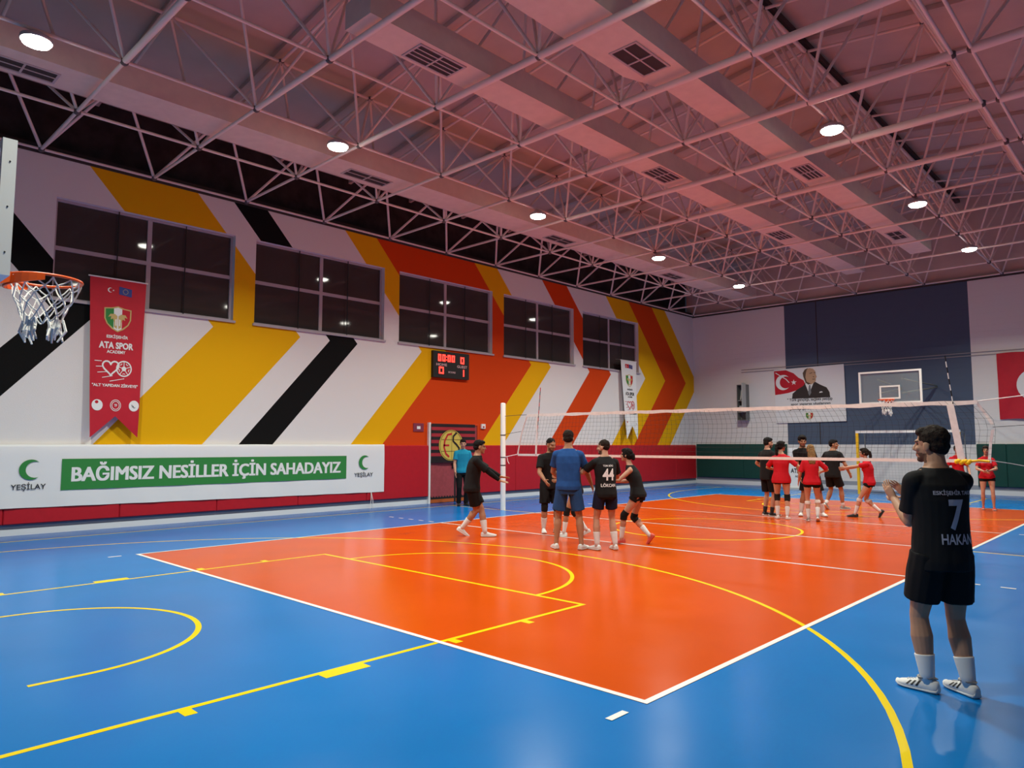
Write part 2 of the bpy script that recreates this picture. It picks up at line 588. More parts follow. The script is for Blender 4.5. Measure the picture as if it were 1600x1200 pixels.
mb = MB().quad((-4.3, BACK_Y, 0), (14.4, BACK_Y, 0), (14.4, BACK_Y, 7.2), (-4.3, BACK_Y, 7.2))
struct(mb.build('wall_back', M['back_wall'], recalc=False))
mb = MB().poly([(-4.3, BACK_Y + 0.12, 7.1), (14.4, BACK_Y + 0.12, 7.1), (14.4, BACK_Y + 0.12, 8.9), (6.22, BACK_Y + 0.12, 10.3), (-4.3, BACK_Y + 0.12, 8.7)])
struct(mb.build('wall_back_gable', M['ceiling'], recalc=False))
struct(MB().quad((14.3, -7.1, 0), (14.3, BACK_Y + 0.1, 0), (14.3, BACK_Y + 0.1, 9.2), (14.3, -7.1, 9.2)).build('wall_right', M['wall_grey'], recalc=False))
struct(MB().poly([(-4.4, -7.0, 0), (14.4, -7.0, 0), (14.4, -7.0, 9.1), (6.22, -7.0, 10.3), (-4.4, -7.0, 8.9)]).build('wall_front', M['wall_grey'], recalc=False))
# dark steel edge beam on top of the left wall and a dark sheet painted as the shadowed void behind the truss
mb = MB().box(WALL_X - 0.45, WALL_X + 0.02, -7.0, BACK_Y, WALL_TOP, WALL_TOP + 0.10).box(WALL_X - 0.45, WALL_X - 0.04, -7.0, BACK_Y, WALL_TOP + 0.10, WALL_TOP + 0.20)
struct(mb.build('trim_1', M['steel_beam']))
mb = MB().quad((WALL_X - 0.4, -7.0, 7.2), (WALL_X - 0.4, BACK_Y + 0.1, 7.2), (WALL_X - 0.4, BACK_Y + 0.1, 8.75), (WALL_X - 0.4, -7.0, 8.75))
struct(mb.build('wall_left_upper', M['dark_void'], recalc=False))
mb = MB().box(-4.3, 14.3, BACK_Y - 0.03, BACK_Y + 0.13, 7.14, 7.22)
struct(mb.build('trim_2', M['steel_beam']))
# pair of thin conduits along the back wall
mb = MB()
for z in (4.60, 4.70):
    mb.box(-1.75, 14.2, BACK_Y - 0.03, BACK_Y - 0.001, z - 0.012, z + 0.012)
struct(mb.build('trim_3', mat('conduit', (0.30, 0.29, 0.31), 0.6)))
# vertical joint line in the blue bay
struct(MB().box(1.33, 1.36, BACK_Y - 0.012, BACK_Y + 0.01, 1.64, 7.14).build('trim_4', M['steel_beam']))

def roof_z(x):
    return 9.8 - abs(x - 6.22) * 0.1333 + 0.30
mb = MB()
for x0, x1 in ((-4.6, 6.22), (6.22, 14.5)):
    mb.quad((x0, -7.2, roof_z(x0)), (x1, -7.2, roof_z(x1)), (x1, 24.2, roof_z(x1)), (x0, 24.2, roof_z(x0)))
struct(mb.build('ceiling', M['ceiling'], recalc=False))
# purlins on the underside of the roof and the dark ridge gutter
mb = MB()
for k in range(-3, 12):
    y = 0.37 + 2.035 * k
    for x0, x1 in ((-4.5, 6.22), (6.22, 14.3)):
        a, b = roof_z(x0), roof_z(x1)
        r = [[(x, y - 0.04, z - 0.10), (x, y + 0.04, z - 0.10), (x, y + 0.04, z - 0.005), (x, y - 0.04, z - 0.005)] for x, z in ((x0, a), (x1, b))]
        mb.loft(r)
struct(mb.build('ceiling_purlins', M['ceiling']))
struct(MB().box(6.14, 6.30, -7.0, BACK_Y, roof_z(6.22) - 0.22, roof_z(6.22) - 0.115).build('trim_5', M['steel_beam']))

for i, (a, b) in enumerate(WIN_Y):
    x = WALL_X - 0.15
    ym, zm = (a + b) / 2 - 0.02, (WIN_Z0 + WIN_Z1) / 2 + 0.02
    w = bpy.data.objects.new('window_%d' % (i + 1), None)
    COL.objects.link(w)
    w.location = (x, (a + b) / 2, WIN_Z0)
    w.matrix_world = Matrix.Translation(w.location)
    struct(w)
    fr = MB()
    t = 0.05
    fr.box(x - 0.05, x + 0.03, a, a + t, WIN_Z0, WIN_Z1).box(x - 0.05, x + 0.03, b - t, b, WIN_Z0, WIN_Z1)
    fr.box(x - 0.05, x + 0.03, a + t, b - t, WIN_Z0, WIN_Z0 + t).box(x - 0.05, x + 0.03, a + t, b - t, WIN_Z1 - t, WIN_Z1)
    struct(fr.build('window_frame', M['window_frame'], w))
    struct(MB().box(x - 0.04, x + 0.02, ym - 0.045, ym + 0.045, WIN_Z0 + t, WIN_Z1 - t).build('mullion', M['window_frame'], w))
    struct(MB().box(x - 0.04, x + 0.025, a + t, b - t, zm - 0.04, zm + 0.04).build('transom', M['window_frame'], w))
    for y0, y1 in ((a + t, ym - 0.045), (ym + 0.045, b - t)):
        for z0, z1 in ((WIN_Z0 + t, zm - 0.04), (zm + 0.04, WIN_Z1 - t)):
            struct(MB().box(x - 0.02, x - 0.008, y0, y1, z0, z1).build('pane', M['glass_dark'], w))
    for f in (0.32, 0.70):
        y = a + (b - a) * f
        struct(MB().tube([(x + 0.06, y, WIN_Z1 - 0.01), (x + 0.06, y, WIN_Z0 + 0.01)], 0.012, 6).build('blind_cord', M['black'], w))
    struct(MB().box(WALL_X - 0.01, WALL_X + 0.05, a - 0.04, b + 0.04, WIN_Z0 - 0.05, WIN_Z0).build('window_sill', M['window_frame'], w))

# skirting: white foot strip; grey strip above paints the wall's shade under the pads; stops at door
DOOR_Y = (8.93, 10.85)
mb, mg = MB(), MB()
for y0, y1 in ((-7.0, DOOR_Y[0]), (DOOR_Y[1], BACK_Y)):
    mb.box(WALL_X - 0.01, WALL_X + 0.015, y0, y1, 0, 0.115)
    mg.box(WALL_X - 0.01, WALL_X + 0.006, y0, y1, 0.115, 0.26)
struct(mb.build('baseboard_left', M['skirting']))
struct(mg.build('trim_6', M['grey_shaded_foot']))
struct(MB().box(-3.9, 14.2, BACK_Y - 0.02, BACK_Y + 0.01, 0, 0.15).build('baseboard_back', M['skirting']))
struct(MB().box(-3.9, 14.2, BACK_Y - 0.01, BACK_Y + 0.01, 0.15, 0.30).build('trim_7', M['grey_shaded_foot']))

# double door in the left wall
d = bpy.data.objects.new('door_1', None)
COL.objects.link(d)
d.location = (WALL_X, sum(DOOR_Y) / 2, 0)
d.matrix_world = Matrix.Translation(d.location)
struct(d)
x0, x1 = WALL_X - 0.01, WALL_X + 0.03
fr = struct(MB().box(x0, x1 + 0.02, DOOR_Y[1] - 0.05, DOOR_Y[1], 0, 2.26).box(x0, x1 + 0.02, DOOR_Y[0] + 0.04, DOOR_Y[1] - 0.05, 2.20, 2.26).build('door_frame', M['door_red'], d))
struct(MB().box(x0, x1 + 0.05, DOOR_Y[0] - 0.02, DOOR_Y[0] + 0.04, 0, 2.26).build('door_post', M['white'], d))
ym = 9.93
for y0, y1 in ((DOOR_Y[0] + 0.045, ym - 0.035), (ym + 0.035, DOOR_Y[1] - 0.055)):
    lf = struct(MB().box(x0, x1, y0, y1, 0.16, 2.195).build('door_leaf', M['door_pink'], d))
    st = MB().box(x1 - 0.01, x1 + 0.006, y0, y1, 0.115, 0.155)
    n = 9
    for k in range(n):
        y = y0 + (y1 - y0) * (k + 0.5) / n
        st.add([(x1 + 0.005, y - 0.04, 0.155), (x1 + 0.005, y + 0.04, 0.155), (x1 + 0.005, y, 0.20)], [(0, 1, 2)])
    struct(st.build('brush_strip', M['black'], lf))
    struct(MB().box(x0, x1 - 0.002, y0, y1, 0.01, 0.115).build('kick_strip', M['wood_orange'], lf))
    struct(MB().box(x1, x1 + 0.05, (y1 - 0.09 if y0 < ym - 0.1 else y0 + 0.06), (y1 - 0.06 if y0 < ym - 0.1 else y0 + 0.09), 0.95, 1.10).build('door_handle', M['black'], lf))
struct(MB().box(x0, x1 - 0.005, ym - 0.034, ym + 0.034, 0.0, 2.195).build('door_gap_strip', M['black'], d))

# ------------------------------------------------------------------ high-bay lamps (the hall's only light)
def build_lamp(loc, label):
    t = thing('high_bay_lamp', label, 'ceiling lamp', loc, 0, 'high-bay lamps under the space frame')
    x, y, z = loc
    rings = [[(x + r * math.cos(a), y + r * math.sin(a), z + dz) for a in (2 * math.pi * k / 24 for k in range(24))]
             for r, dz in ((0.19, -0.02), (0.20, 0.0), (0.19, 0.035), (0.11, 0.05), (0.09, 0.10), (0.03, 0.115))]
    MB().loft(rings).build('housing', M['lamp_body'], t, smooth='auto')
    lens = [[(x + r * math.cos(a), y + r * math.sin(a), z + dz) for a in (2 * math.pi * k / 24 for k in range(24))]
            for r, dz in ((0.178, -0.022), (0.165, -0.05), (0.11, -0.07), (0.03, -0.076))]
    MB().loft(lens).build('lens', M['lamp_lens'], t, smooth=True)
    MB().tube([(x, y, z + 0.11), (x, y, z + 0.12)], 0.012, 8).build('hook', M['lamp_body'], t)
    ld = bpy.data.lights.new('lamp_light', 'AREA')
    ld.shape = 'DISK'
    ld.size = 0.34
    ld.energy = LAMP_WATT
    ld.color = LAMP_COLOR
    ld.spread = R(140)
    lo = bpy.data.objects.new('lamp_light', ld)
    lo.location = (0, 0, -0.085)
    COL.objects.link(lo)
    lo.parent = t
    return t
LAMP_Z = 7.08
_ord = ['nearest', 'second', 'third', 'fourth', 'farthest']
for i, y in enumerate((-1.75, 2.95, 8.45, 13.75, 18.85)):
    build_lamp((0.62, y, LAMP_Z), '%s round white lamp of the left row, over the mural side of the court' % _ord[i].capitalize())
for i, y in enumerate((-1.9, 3.15, 8.45, 13.75, 18.9)):
    build_lamp((7.40, y, LAMP_Z), '%s round white lamp of the right row, beyond the widest duct' % _ord[i].capitalize())
# ------------------------------------------------------------------ tubular space frame
frame = thing('space_frame', 'White tubular steel space frame spanning the whole hall under the roof', 'roof truss', (4.5, 9, 7.23))
LZ = 7.23
YL = [-0.65 + 2.035 * k for k in range(-2, 13)]
YU = [0.37 + 2.035 * k for k in range(-2, 12)]
XL = [-3.90, -1.67, 0.60, 2.83, 5.09, 7.38, 9.42]
XU = [-2.79, -0.55, 1.70, 3.95, 6.22, 8.40]
XL2 = [9.66, 11.90, 14.10]
XU2 = [10.78, 13.00]
uz = lambda x: 9.8 - abs(x - 6.22) * 0.1333
bars = {'lower_chord': [], 'upper_chord': [], 'diagonal': []}
nodes = []
for xs, xu in ((XL, XU), (XL2, XU2)):
    for i, x in enumerate(xs):
        for j, y in enumerate(YL):
            nodes.append((V(x, y, LZ), 0.062))
            if j < len(YL) - 1:
                bars['lower_chord'].append((V(x, y, LZ), V(x, YL[j + 1], LZ), 0.026))
            if i < len(xs) - 1:
                thick = x > 0.4 and -1 < y < 12.5
                r = (0.056 if x > 2.5 and y > 3 else 0.046) if thick else 0.03
                if x > 4.9 and 1 < y < 10:
                    r = 0.07 if x > 7 else 0.058
                bars['lower_chord'].append((V(x, y, LZ), V(xs[i + 1], y, LZ), r))
    for i, x in enumerate(xu):
        for j, y in enumerate(YU):
            p = V(x, y, uz(x))
            nodes.append((p, 0.062))
            if j < len(YU) - 1:
                bars['upper_chord'].append((p, V(x, YU[j + 1], uz(x)), 0.045 if x == 6.22 else 0.03))
            if i < len(xu) - 1:
                bars['upper_chord'].append((p, V(xu[i + 1], y, uz(xu[i + 1])), 0.03))
            for xx in (xs[i], xs[i + 1]):
                for yy in (YL[j], YL[j + 1]):
                    bars['diagonal'].append((p, V(xx, yy, LZ), 0.026 if abs(xx + 3.9) > 0.1 else 0.030))
for y in YL:
    bars['lower_chord'].append((V(9.42, y, LZ), V(9.66, y, LZ), 0.03))

def unit_tube(name, m):
    rings = [[(math.cos(a), math.sin(a), z) for a in (2 * math.pi * k / 10 for k in range(10))] for z in (0, 1)]
    mb = MB().loft(rings)
    me = mb.mesh(name, m)
    for p in me.polygons:
        p.use_smooth = len(p.vertices) == 4
    return me
_fwd = cam.rotation_euler.to_matrix() @ V(0, 0, -1)
_rgt = cam.rotation_euler.to_matrix() @ V(1, 0, 0)
_upv = cam.rotation_euler.to_matrix() @ V(0, 1, 0)
def apparent(a, b, r):
    """how large a bar shows from where the hall is seen (0 when out of view)"""
    s = 0
    for t in (0.1, 0.3, 0.5, 0.7, 0.9):
        q = a.lerp(b, t) - CAM_LOC
        z = q.dot(_fwd)
        if z > 0.5 and abs(q.dot(_rgt) / z) < 0.73 and abs(q.dot(_upv) / z) < 0.55:
            s += r * (b - a).length / z ** 2
    return s
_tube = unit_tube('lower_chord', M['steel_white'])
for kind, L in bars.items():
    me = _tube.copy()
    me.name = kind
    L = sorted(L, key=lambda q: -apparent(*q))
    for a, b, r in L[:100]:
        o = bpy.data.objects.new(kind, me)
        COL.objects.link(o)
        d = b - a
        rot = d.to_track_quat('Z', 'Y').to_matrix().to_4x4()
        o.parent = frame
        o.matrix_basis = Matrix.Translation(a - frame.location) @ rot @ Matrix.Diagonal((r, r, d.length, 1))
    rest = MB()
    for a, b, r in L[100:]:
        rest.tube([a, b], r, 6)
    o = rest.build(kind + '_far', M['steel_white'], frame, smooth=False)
    o['kind'] = 'stuff'
nodes.sort(key=lambda q: -apparent(q[0], q[0] + V(0.1, 0, 0), q[1]))
nm = MB().sphere((0, 0, 0), 0.062, nu=12, nv=8).mesh('joint_ball', M['steel_dark'])
for p, r in nodes[:100]:
    o = bpy.data.objects.new('joint_ball', nm)
    COL.objects.link(o)
    o.parent = frame
    o.location = p - frame.location
rest = MB()
for p, r in nodes[100:]:
    rest.sphere(p, r, nu=8, nv=6)
rest.build('joint_ball_far', M['steel_dark'], frame)['kind'] = 'stuff'

# ------------------------------------------------------------------ air ducts
DZ0, DZ1 = 7.36, 7.74
def duct(label, outline, grilles):
    """outline: (y, x_left, x_right) stations along the duct"""
    t = thing('air_duct', label, 'air duct', ((outline[0][1] + outline[0][2]) / 2, outline[0][0], DZ0), 0, 'air ducts above the lower chords')
    rings = [[(a, y, DZ0), (b, y, DZ0), (b, y, DZ1), (a, y, DZ1)] for y, a, b in outline]
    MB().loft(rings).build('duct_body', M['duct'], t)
    seam = MB()
    ys = [outline[0][0] + 2.4 * k for k in range(1, int((outline[-1][0] - outline[0][0]) / 2.4))]
    def at(y):
        for (y0, a0, b0), (y1, a1, b1) in zip(outline, outline[1:]):
            if y0 <= y <= y1:
                f = (y - y0) / (y1 - y0)
                return a0 + (a1 - a0) * f, b0 + (b1 - b0) * f
    for x0, x1, y0, y1, louvred in grilles:
        g = MB()
        w = 0.035
        z0, z1 = DZ0 - 0.015, DZ0 + 0.002
        g.box(x0, x1, y0, y0 + w, z0, z1).box(x0, x1, y1 - w, y1, z0, z1).box(x0, x0 + w, y0 + w, y1 - w, z0, z1).box(x1 - w, x1, y0 + w, y1 - w, z0, z1)
        ym = (y0 + y1) / 2
        g.box(x0 + w, x1 - w, ym - 0.015, ym + 0.015, z0, z1)
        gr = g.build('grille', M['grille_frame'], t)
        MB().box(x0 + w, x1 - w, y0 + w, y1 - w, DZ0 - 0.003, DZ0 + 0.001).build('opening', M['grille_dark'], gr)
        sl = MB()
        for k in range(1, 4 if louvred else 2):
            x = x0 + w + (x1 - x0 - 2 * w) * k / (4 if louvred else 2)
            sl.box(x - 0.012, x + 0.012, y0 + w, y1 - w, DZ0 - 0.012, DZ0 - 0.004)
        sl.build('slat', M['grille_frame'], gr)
    return t
duct('Wide grey air duct nearest the painted left wall', [(-6.6, -1.30, -0.47), (22.6, -1.30, -0.47)],
     [(-1.17, -0.76, -2.05, -1.12, 0), (-1.12, -0.72, 4.12, 5.2, 0), (-1.12, -0.72, 10.6, 11.6, 0), (-1.12, -0.72, 16.6, 17.6, 0)])
duct('Narrow middle air duct with a closed near end', [(1.25, 3.43, 4.03), (21.0, 3.43, 4.03)],
     [(3.50, 3.95, 2.17, 3.06, 1), (3.52, 3.98, 8.45, 9.35, 1), (3.52, 3.96, 14.5, 15.4, 1)])
duct('Right air duct that starts wide and tapers to a narrower run', [(-6.6, 5.50, 6.34), (4.95, 5.50, 6.34), (5.75, 5.76, 6.32), (19.6, 5.76, 6.32)],
     [(5.73, 6.21, 4.24, 5.16, 0), (5.88, 6.26, 10.4, 11.35, 1), (5.86, 6.24, 16.7, 17.6, 0)])
# ------------------------------------------------------------------ padded panels along the walls
def pad_left(y0, y1, label):
    mb = MB()
    x0, x1, z0, z1, c = WALL_X + 0.002, WALL_X + 0.085, 0.20, 1.62, 0.02
    def ring(y, k):
        return [(x0, y, z0), (x1 - c - k, y, z0), (x1 - k, y, z0 + c), (x1 - k, y, z1 - c - k), (x1 - c - k, y, z1 - k), (x0, y, z1 - k)]
    mb.loft([ring(y0 + 0.004, 0.012), ring(y0 + 0.02, 0), ring(y1 - 0.02, 0), ring(y1 - 0.004, 0.012)])
    tag(mb.build('safety_pad', M['pad_red']), label, 'wall pad', 'red pads along the left wall')
ys = [-6.9, -4.85, -2.9, -0.92, 1.0, 2.95, 4.9, 6.85, 8.90]
cnt = ['first', 'second', 'third', 'fourth', 'fifth', 'sixth', 'seventh', 'eighth']
for i in range(len(ys) - 1):
    if ys[i + 1] < -2.0:
        continue
    k = len(ys) - 2 - i
    pad_left(ys[i], ys[i + 1], 'Red pad left of the door, %s from it%s' % (cnt[k], '' if k == 0 else ', under the white banner'))
ys = [10.88, 12.43, 14.4, 16.35, 18.3, 20.25, 22.05, 23.72]
for i in range(len(ys) - 1):
    pad_left(ys[i], ys[i + 1], 'Red padded panel right of the door, %s from it toward the far corner' % cnt[i])

def pad_back(x0, x1, label):
    mb = MB()
    y1, y0, z0, z1, c = BACK_Y - 0.002, BACK_Y - 0.085, 0.27, 1.66, 0.02
    def ring(x, k):
        return [(x, y1, z0), (x, y0 + c + k, z0), (x, y0 + k, z0 + c), (x, y0 + k, z1 - c - k), (x, y0 + c + k, z1 - k), (x, y1, z1 - k)]
    mb.loft([ring(x0 + 0.004, 0.012), ring(x0 + 0.02, 0), ring(x1 - 0.02, 0), ring(x1 - 0.004, 0.012)])
    tag(mb.build('safety_pad', M['pad_green']), label, 'wall pad', 'green pads along the far wall')
pad_back(-3.85, -1.75, 'Dark green padded panel in the far left corner of the hall')
pad_back(-1.75, 0.06, 'Dark green padded panel ending where the blue wall bay begins, left of the hoop')
pad_back(6.40, 7.22, 'Narrow dark green padded panel just right of the far goal')
pad_back(7.22, 9.30, 'Dark green padded panel under the large red flag')

# ------------------------------------------------------------------ long white banner over the pads
EY, EZ = V(0, 1, 0), V(0, 0, 1)
EX = V(1, 0, 0)
def emblem_shield(mb, cx, cy, w, h, org, right, up, mi):
    """crest: gold edge, green / white / red fields, a gold double eagle; mi = (gold, green, white, red)"""
    def outline(k):
        hw, t = w / 2 * k, h / 2 * k
        pts = [(-hw, t * 0.80), (-hw * 0.45, t * 0.86), (0, t), (hw * 0.45, t * 0.86), (hw, t * 0.80), (hw, 0), (hw * 0.82, -t * 0.42), (hw * 0.45, -t * 0.78), (0, -t), (-hw * 0.45, -t * 0.78), (-hw * 0.82, -t * 0.42), (-hw, 0)]
        return [(cx + x, cy + y) for x, y in pts]
    n = V(*right).cross(V(*up))
    e = 0.0015
    O = lambda i: Vector(org) + n * (e * i)
    shape_into(mb, outline(1.0), O(0), right, up, mi[0])
    k = 0.90
    hw, t = w / 2 * k, h / 2 * k
    a = hw * 0.34
    shape_into(mb, [(cx - hw, cy + t * .80), (cx - a, cy + t * .88), (cx - a, cy - t * .82), (cx - hw * .82, cy - t * .42), (cx - hw, cy)], O(1), right, up, mi[1])
    shape_into(mb, [(cx - a, cy + t * .88), (cx, cy + t), (cx + a, cy + t * .88), (cx + a, cy - t * .82), (cx, cy - t), (cx - a, cy - t * .82)], O(1), right, up, mi[2])
    shape_into(mb, [(cx + a, cy + t * .88), (cx + hw, cy + t * .80), (cx + hw, cy), (cx + hw * .82, cy - t * .42), (cx + a, cy - t * .82)], O(1), right, up, mi[3])
    for s in (-1, 1):
        wing = [(0.04, 0.25), (0.25, 0.42), (0.62, 0.40), (0.80, 0.12), (0.55, 0.20), (0.60, -0.08), (0.40, 0.02), (0.30, -0.30), (0.30, -0.70), (0.06, -0.85)]
        shape_into(mb, [(cx + s * hw * x, cy + t * y) for x, y in (wing if s > 0 else wing[::-1])], O(2), right, up, mi[0])
        shape_into(mb, [(cx + s * hw * x, cy + t * y) for x, y in ((0.10, 0.0), (0.22, -0.05), (0.20, -0.55), (0.10, -0.60))], O(3), right, up, mi[2])

bx = WALL_X + 0.115
t = thing('banner', 'Long white banner with green strip and white lettering hung over the red pads', 'banner', (bx, 2.5, 0.44))
mb = MB()
n, rows = 96, [0.0, 0.15, 0.4, 0.65, 0.85, 0.96, 1.0, 1.0]
rings = []
for i in range(n + 1):
    y = -2.9 + (7.37 + 2.9) * i / n
    zb = 0.52 - 0.11 * i / n
    ring = []
    for j, f in enumerate(rows):
        z = zb + (1.645 - zb) * f
        dx = 0.006 * math.sin(y * 5.1 + f * 3) * (1 - f) + 0.003 * math.sin(y * 13 + f * 9)
        x = bx + dx - 0.010 if f < 0.96 else (bx - 0.016 if f < 1 else (bx - 0.026 if j == 6 else bx - 0.105))
        ring.append((x, y, z + 0.002 * math.sin(y * 7)))
    rings.append(ring)
mb.loft(rings, cap=False, closed=False)
mb.build('banner_cloth', M['banner_white'], t, smooth=True, recalc=False)
px = bx + 0.003
mb = MB().quad((px, -0.05, 0.79), (px, 6.20, 0.795), (px, 6.20, 1.36), (px, -0.05, 1.375))
mb.build('green_strip', M['print_green'], t, recalc=False)
mb = MB()
for k, (dy, dz) in enumerate(((-0.013, -0.005), (0.013, -0.005), (-0.013, 0.007), (0.013, 0.007), (0.0, 0.0))):   # heavy strokes
    text_into(mb, 'BAĞIMSIZ NESİLLER İÇİN SAHADAYIZ', (px + 0.002 + 0.0004 * k, 0.13 + dy, 0.885 + dz), EY, EZ, 5.89, 0.42, 0.0)
mb.build('lettering', M['print_white'], t, recalc=False)
for cy, w, ty0, ty1 in ((-0.56, 0.185, -0.84, -0.29), (6.73, 0.18, 6.44, 7.01)):
    mb = MB()
    shape_into(mb, crescent2(cy + 0.02, 1.185, w, w * 0.80, w * 0.36), (px, 0, 0), EY, EZ)
    mb.build('crescent_mark', M['print_green'], t, recalc=False)
    mb = MB()
    text_into(mb, 'YEŞİLAY', (px, ty0, 0.80), EY, EZ, ty1 - ty0, 0.155, 0.012)
    mb.build('lettering', M['print_dark'], t, recalc=False)
for dy in (0.0, 0.09):
    MB().tube([(bx - 0.01, 6.97, 0.42), (bx + 0.02, 6.95 + dy * 0.6, 0.22), (bx + 0.03, 6.92 + dy, 0.006)], 0.008, 6).build('tie_cord', M['cord_white'], t)

# ------------------------------------------------------------------ swallow-tailed club banners
def heart_and_ball(mb, cx, cy, s, org, right, up, mi):
    pts = []
    for k in range(30):
        a = 2 * math.pi * k / 30
        pts.append((cx - 0.30 * s + 0.027 * s * 16 * math.sin(a) ** 3, cy + 0.02 * s + 0.027 * s * (13 * math.cos(a) - 5 * math.cos(2 * a) - 2 * math.cos(3 * a) - math.cos(4 * a))))
    stroke2(mb, pts, 0.085 * s, org, right, up, mi, closed=True)
    bx_, by_ = cx + 0.42 * s, cy - 0.02 * s
    ring2(mb, bx_, by_, 0.40 * s, 0.07 * s, org, right, up, mi)
    shape_into(mb, [(bx_ + 0.15 * s * math.cos(a), by_ + 0.15 * s * math.sin(a)) for a in (math.pi / 2 + 2 * math.pi * k / 5 for k in range(5))], org, right, up, mi)
    for k in range(5):
        a = math.pi / 2 + 2 * math.pi * k / 5
        stroke2(mb, [(bx_ + 0.15 * s * math.cos(a), by_ + 0.15 * s * math.sin(a)), (bx_ + 0.37 * s * math.cos(a), by_ + 0.37 * s * math.sin(a))], 0.04 * s, org, right, up, mi)
        b = a + math.pi / 5
        stroke2(mb, [(bx_ + 0.30 * s * math.cos(b - 0.25), by_ + 0.30 * s * math.sin(b - 0.25)), (bx_ + 0.26 * s * math.cos(b), by_ + 0.26 * s * math.sin(b)), (bx_ + 0.30 * s * math.cos(b + 0.25), by_ + 0.30 * s * math.sin(b + 0.25))], 0.04 * s, org, right, up, mi)
    for yy, x0, x1, dy in ((0.33, -1.15, -0.78, 0.0), (0.05, -1.08, -0.72, 0.02), (-0.22, -1.0, -0.5, 0.06), (-0.42, -0.75, -0.2, 0.12), (-0.55, -0.35, 0.45, 0.17)):
        stroke2(mb, [(cx + x0 * s, cy + (yy - dy) * s), (cx + x1 * s, cy + yy * s)], 0.035 * s, org, right, up, mi)

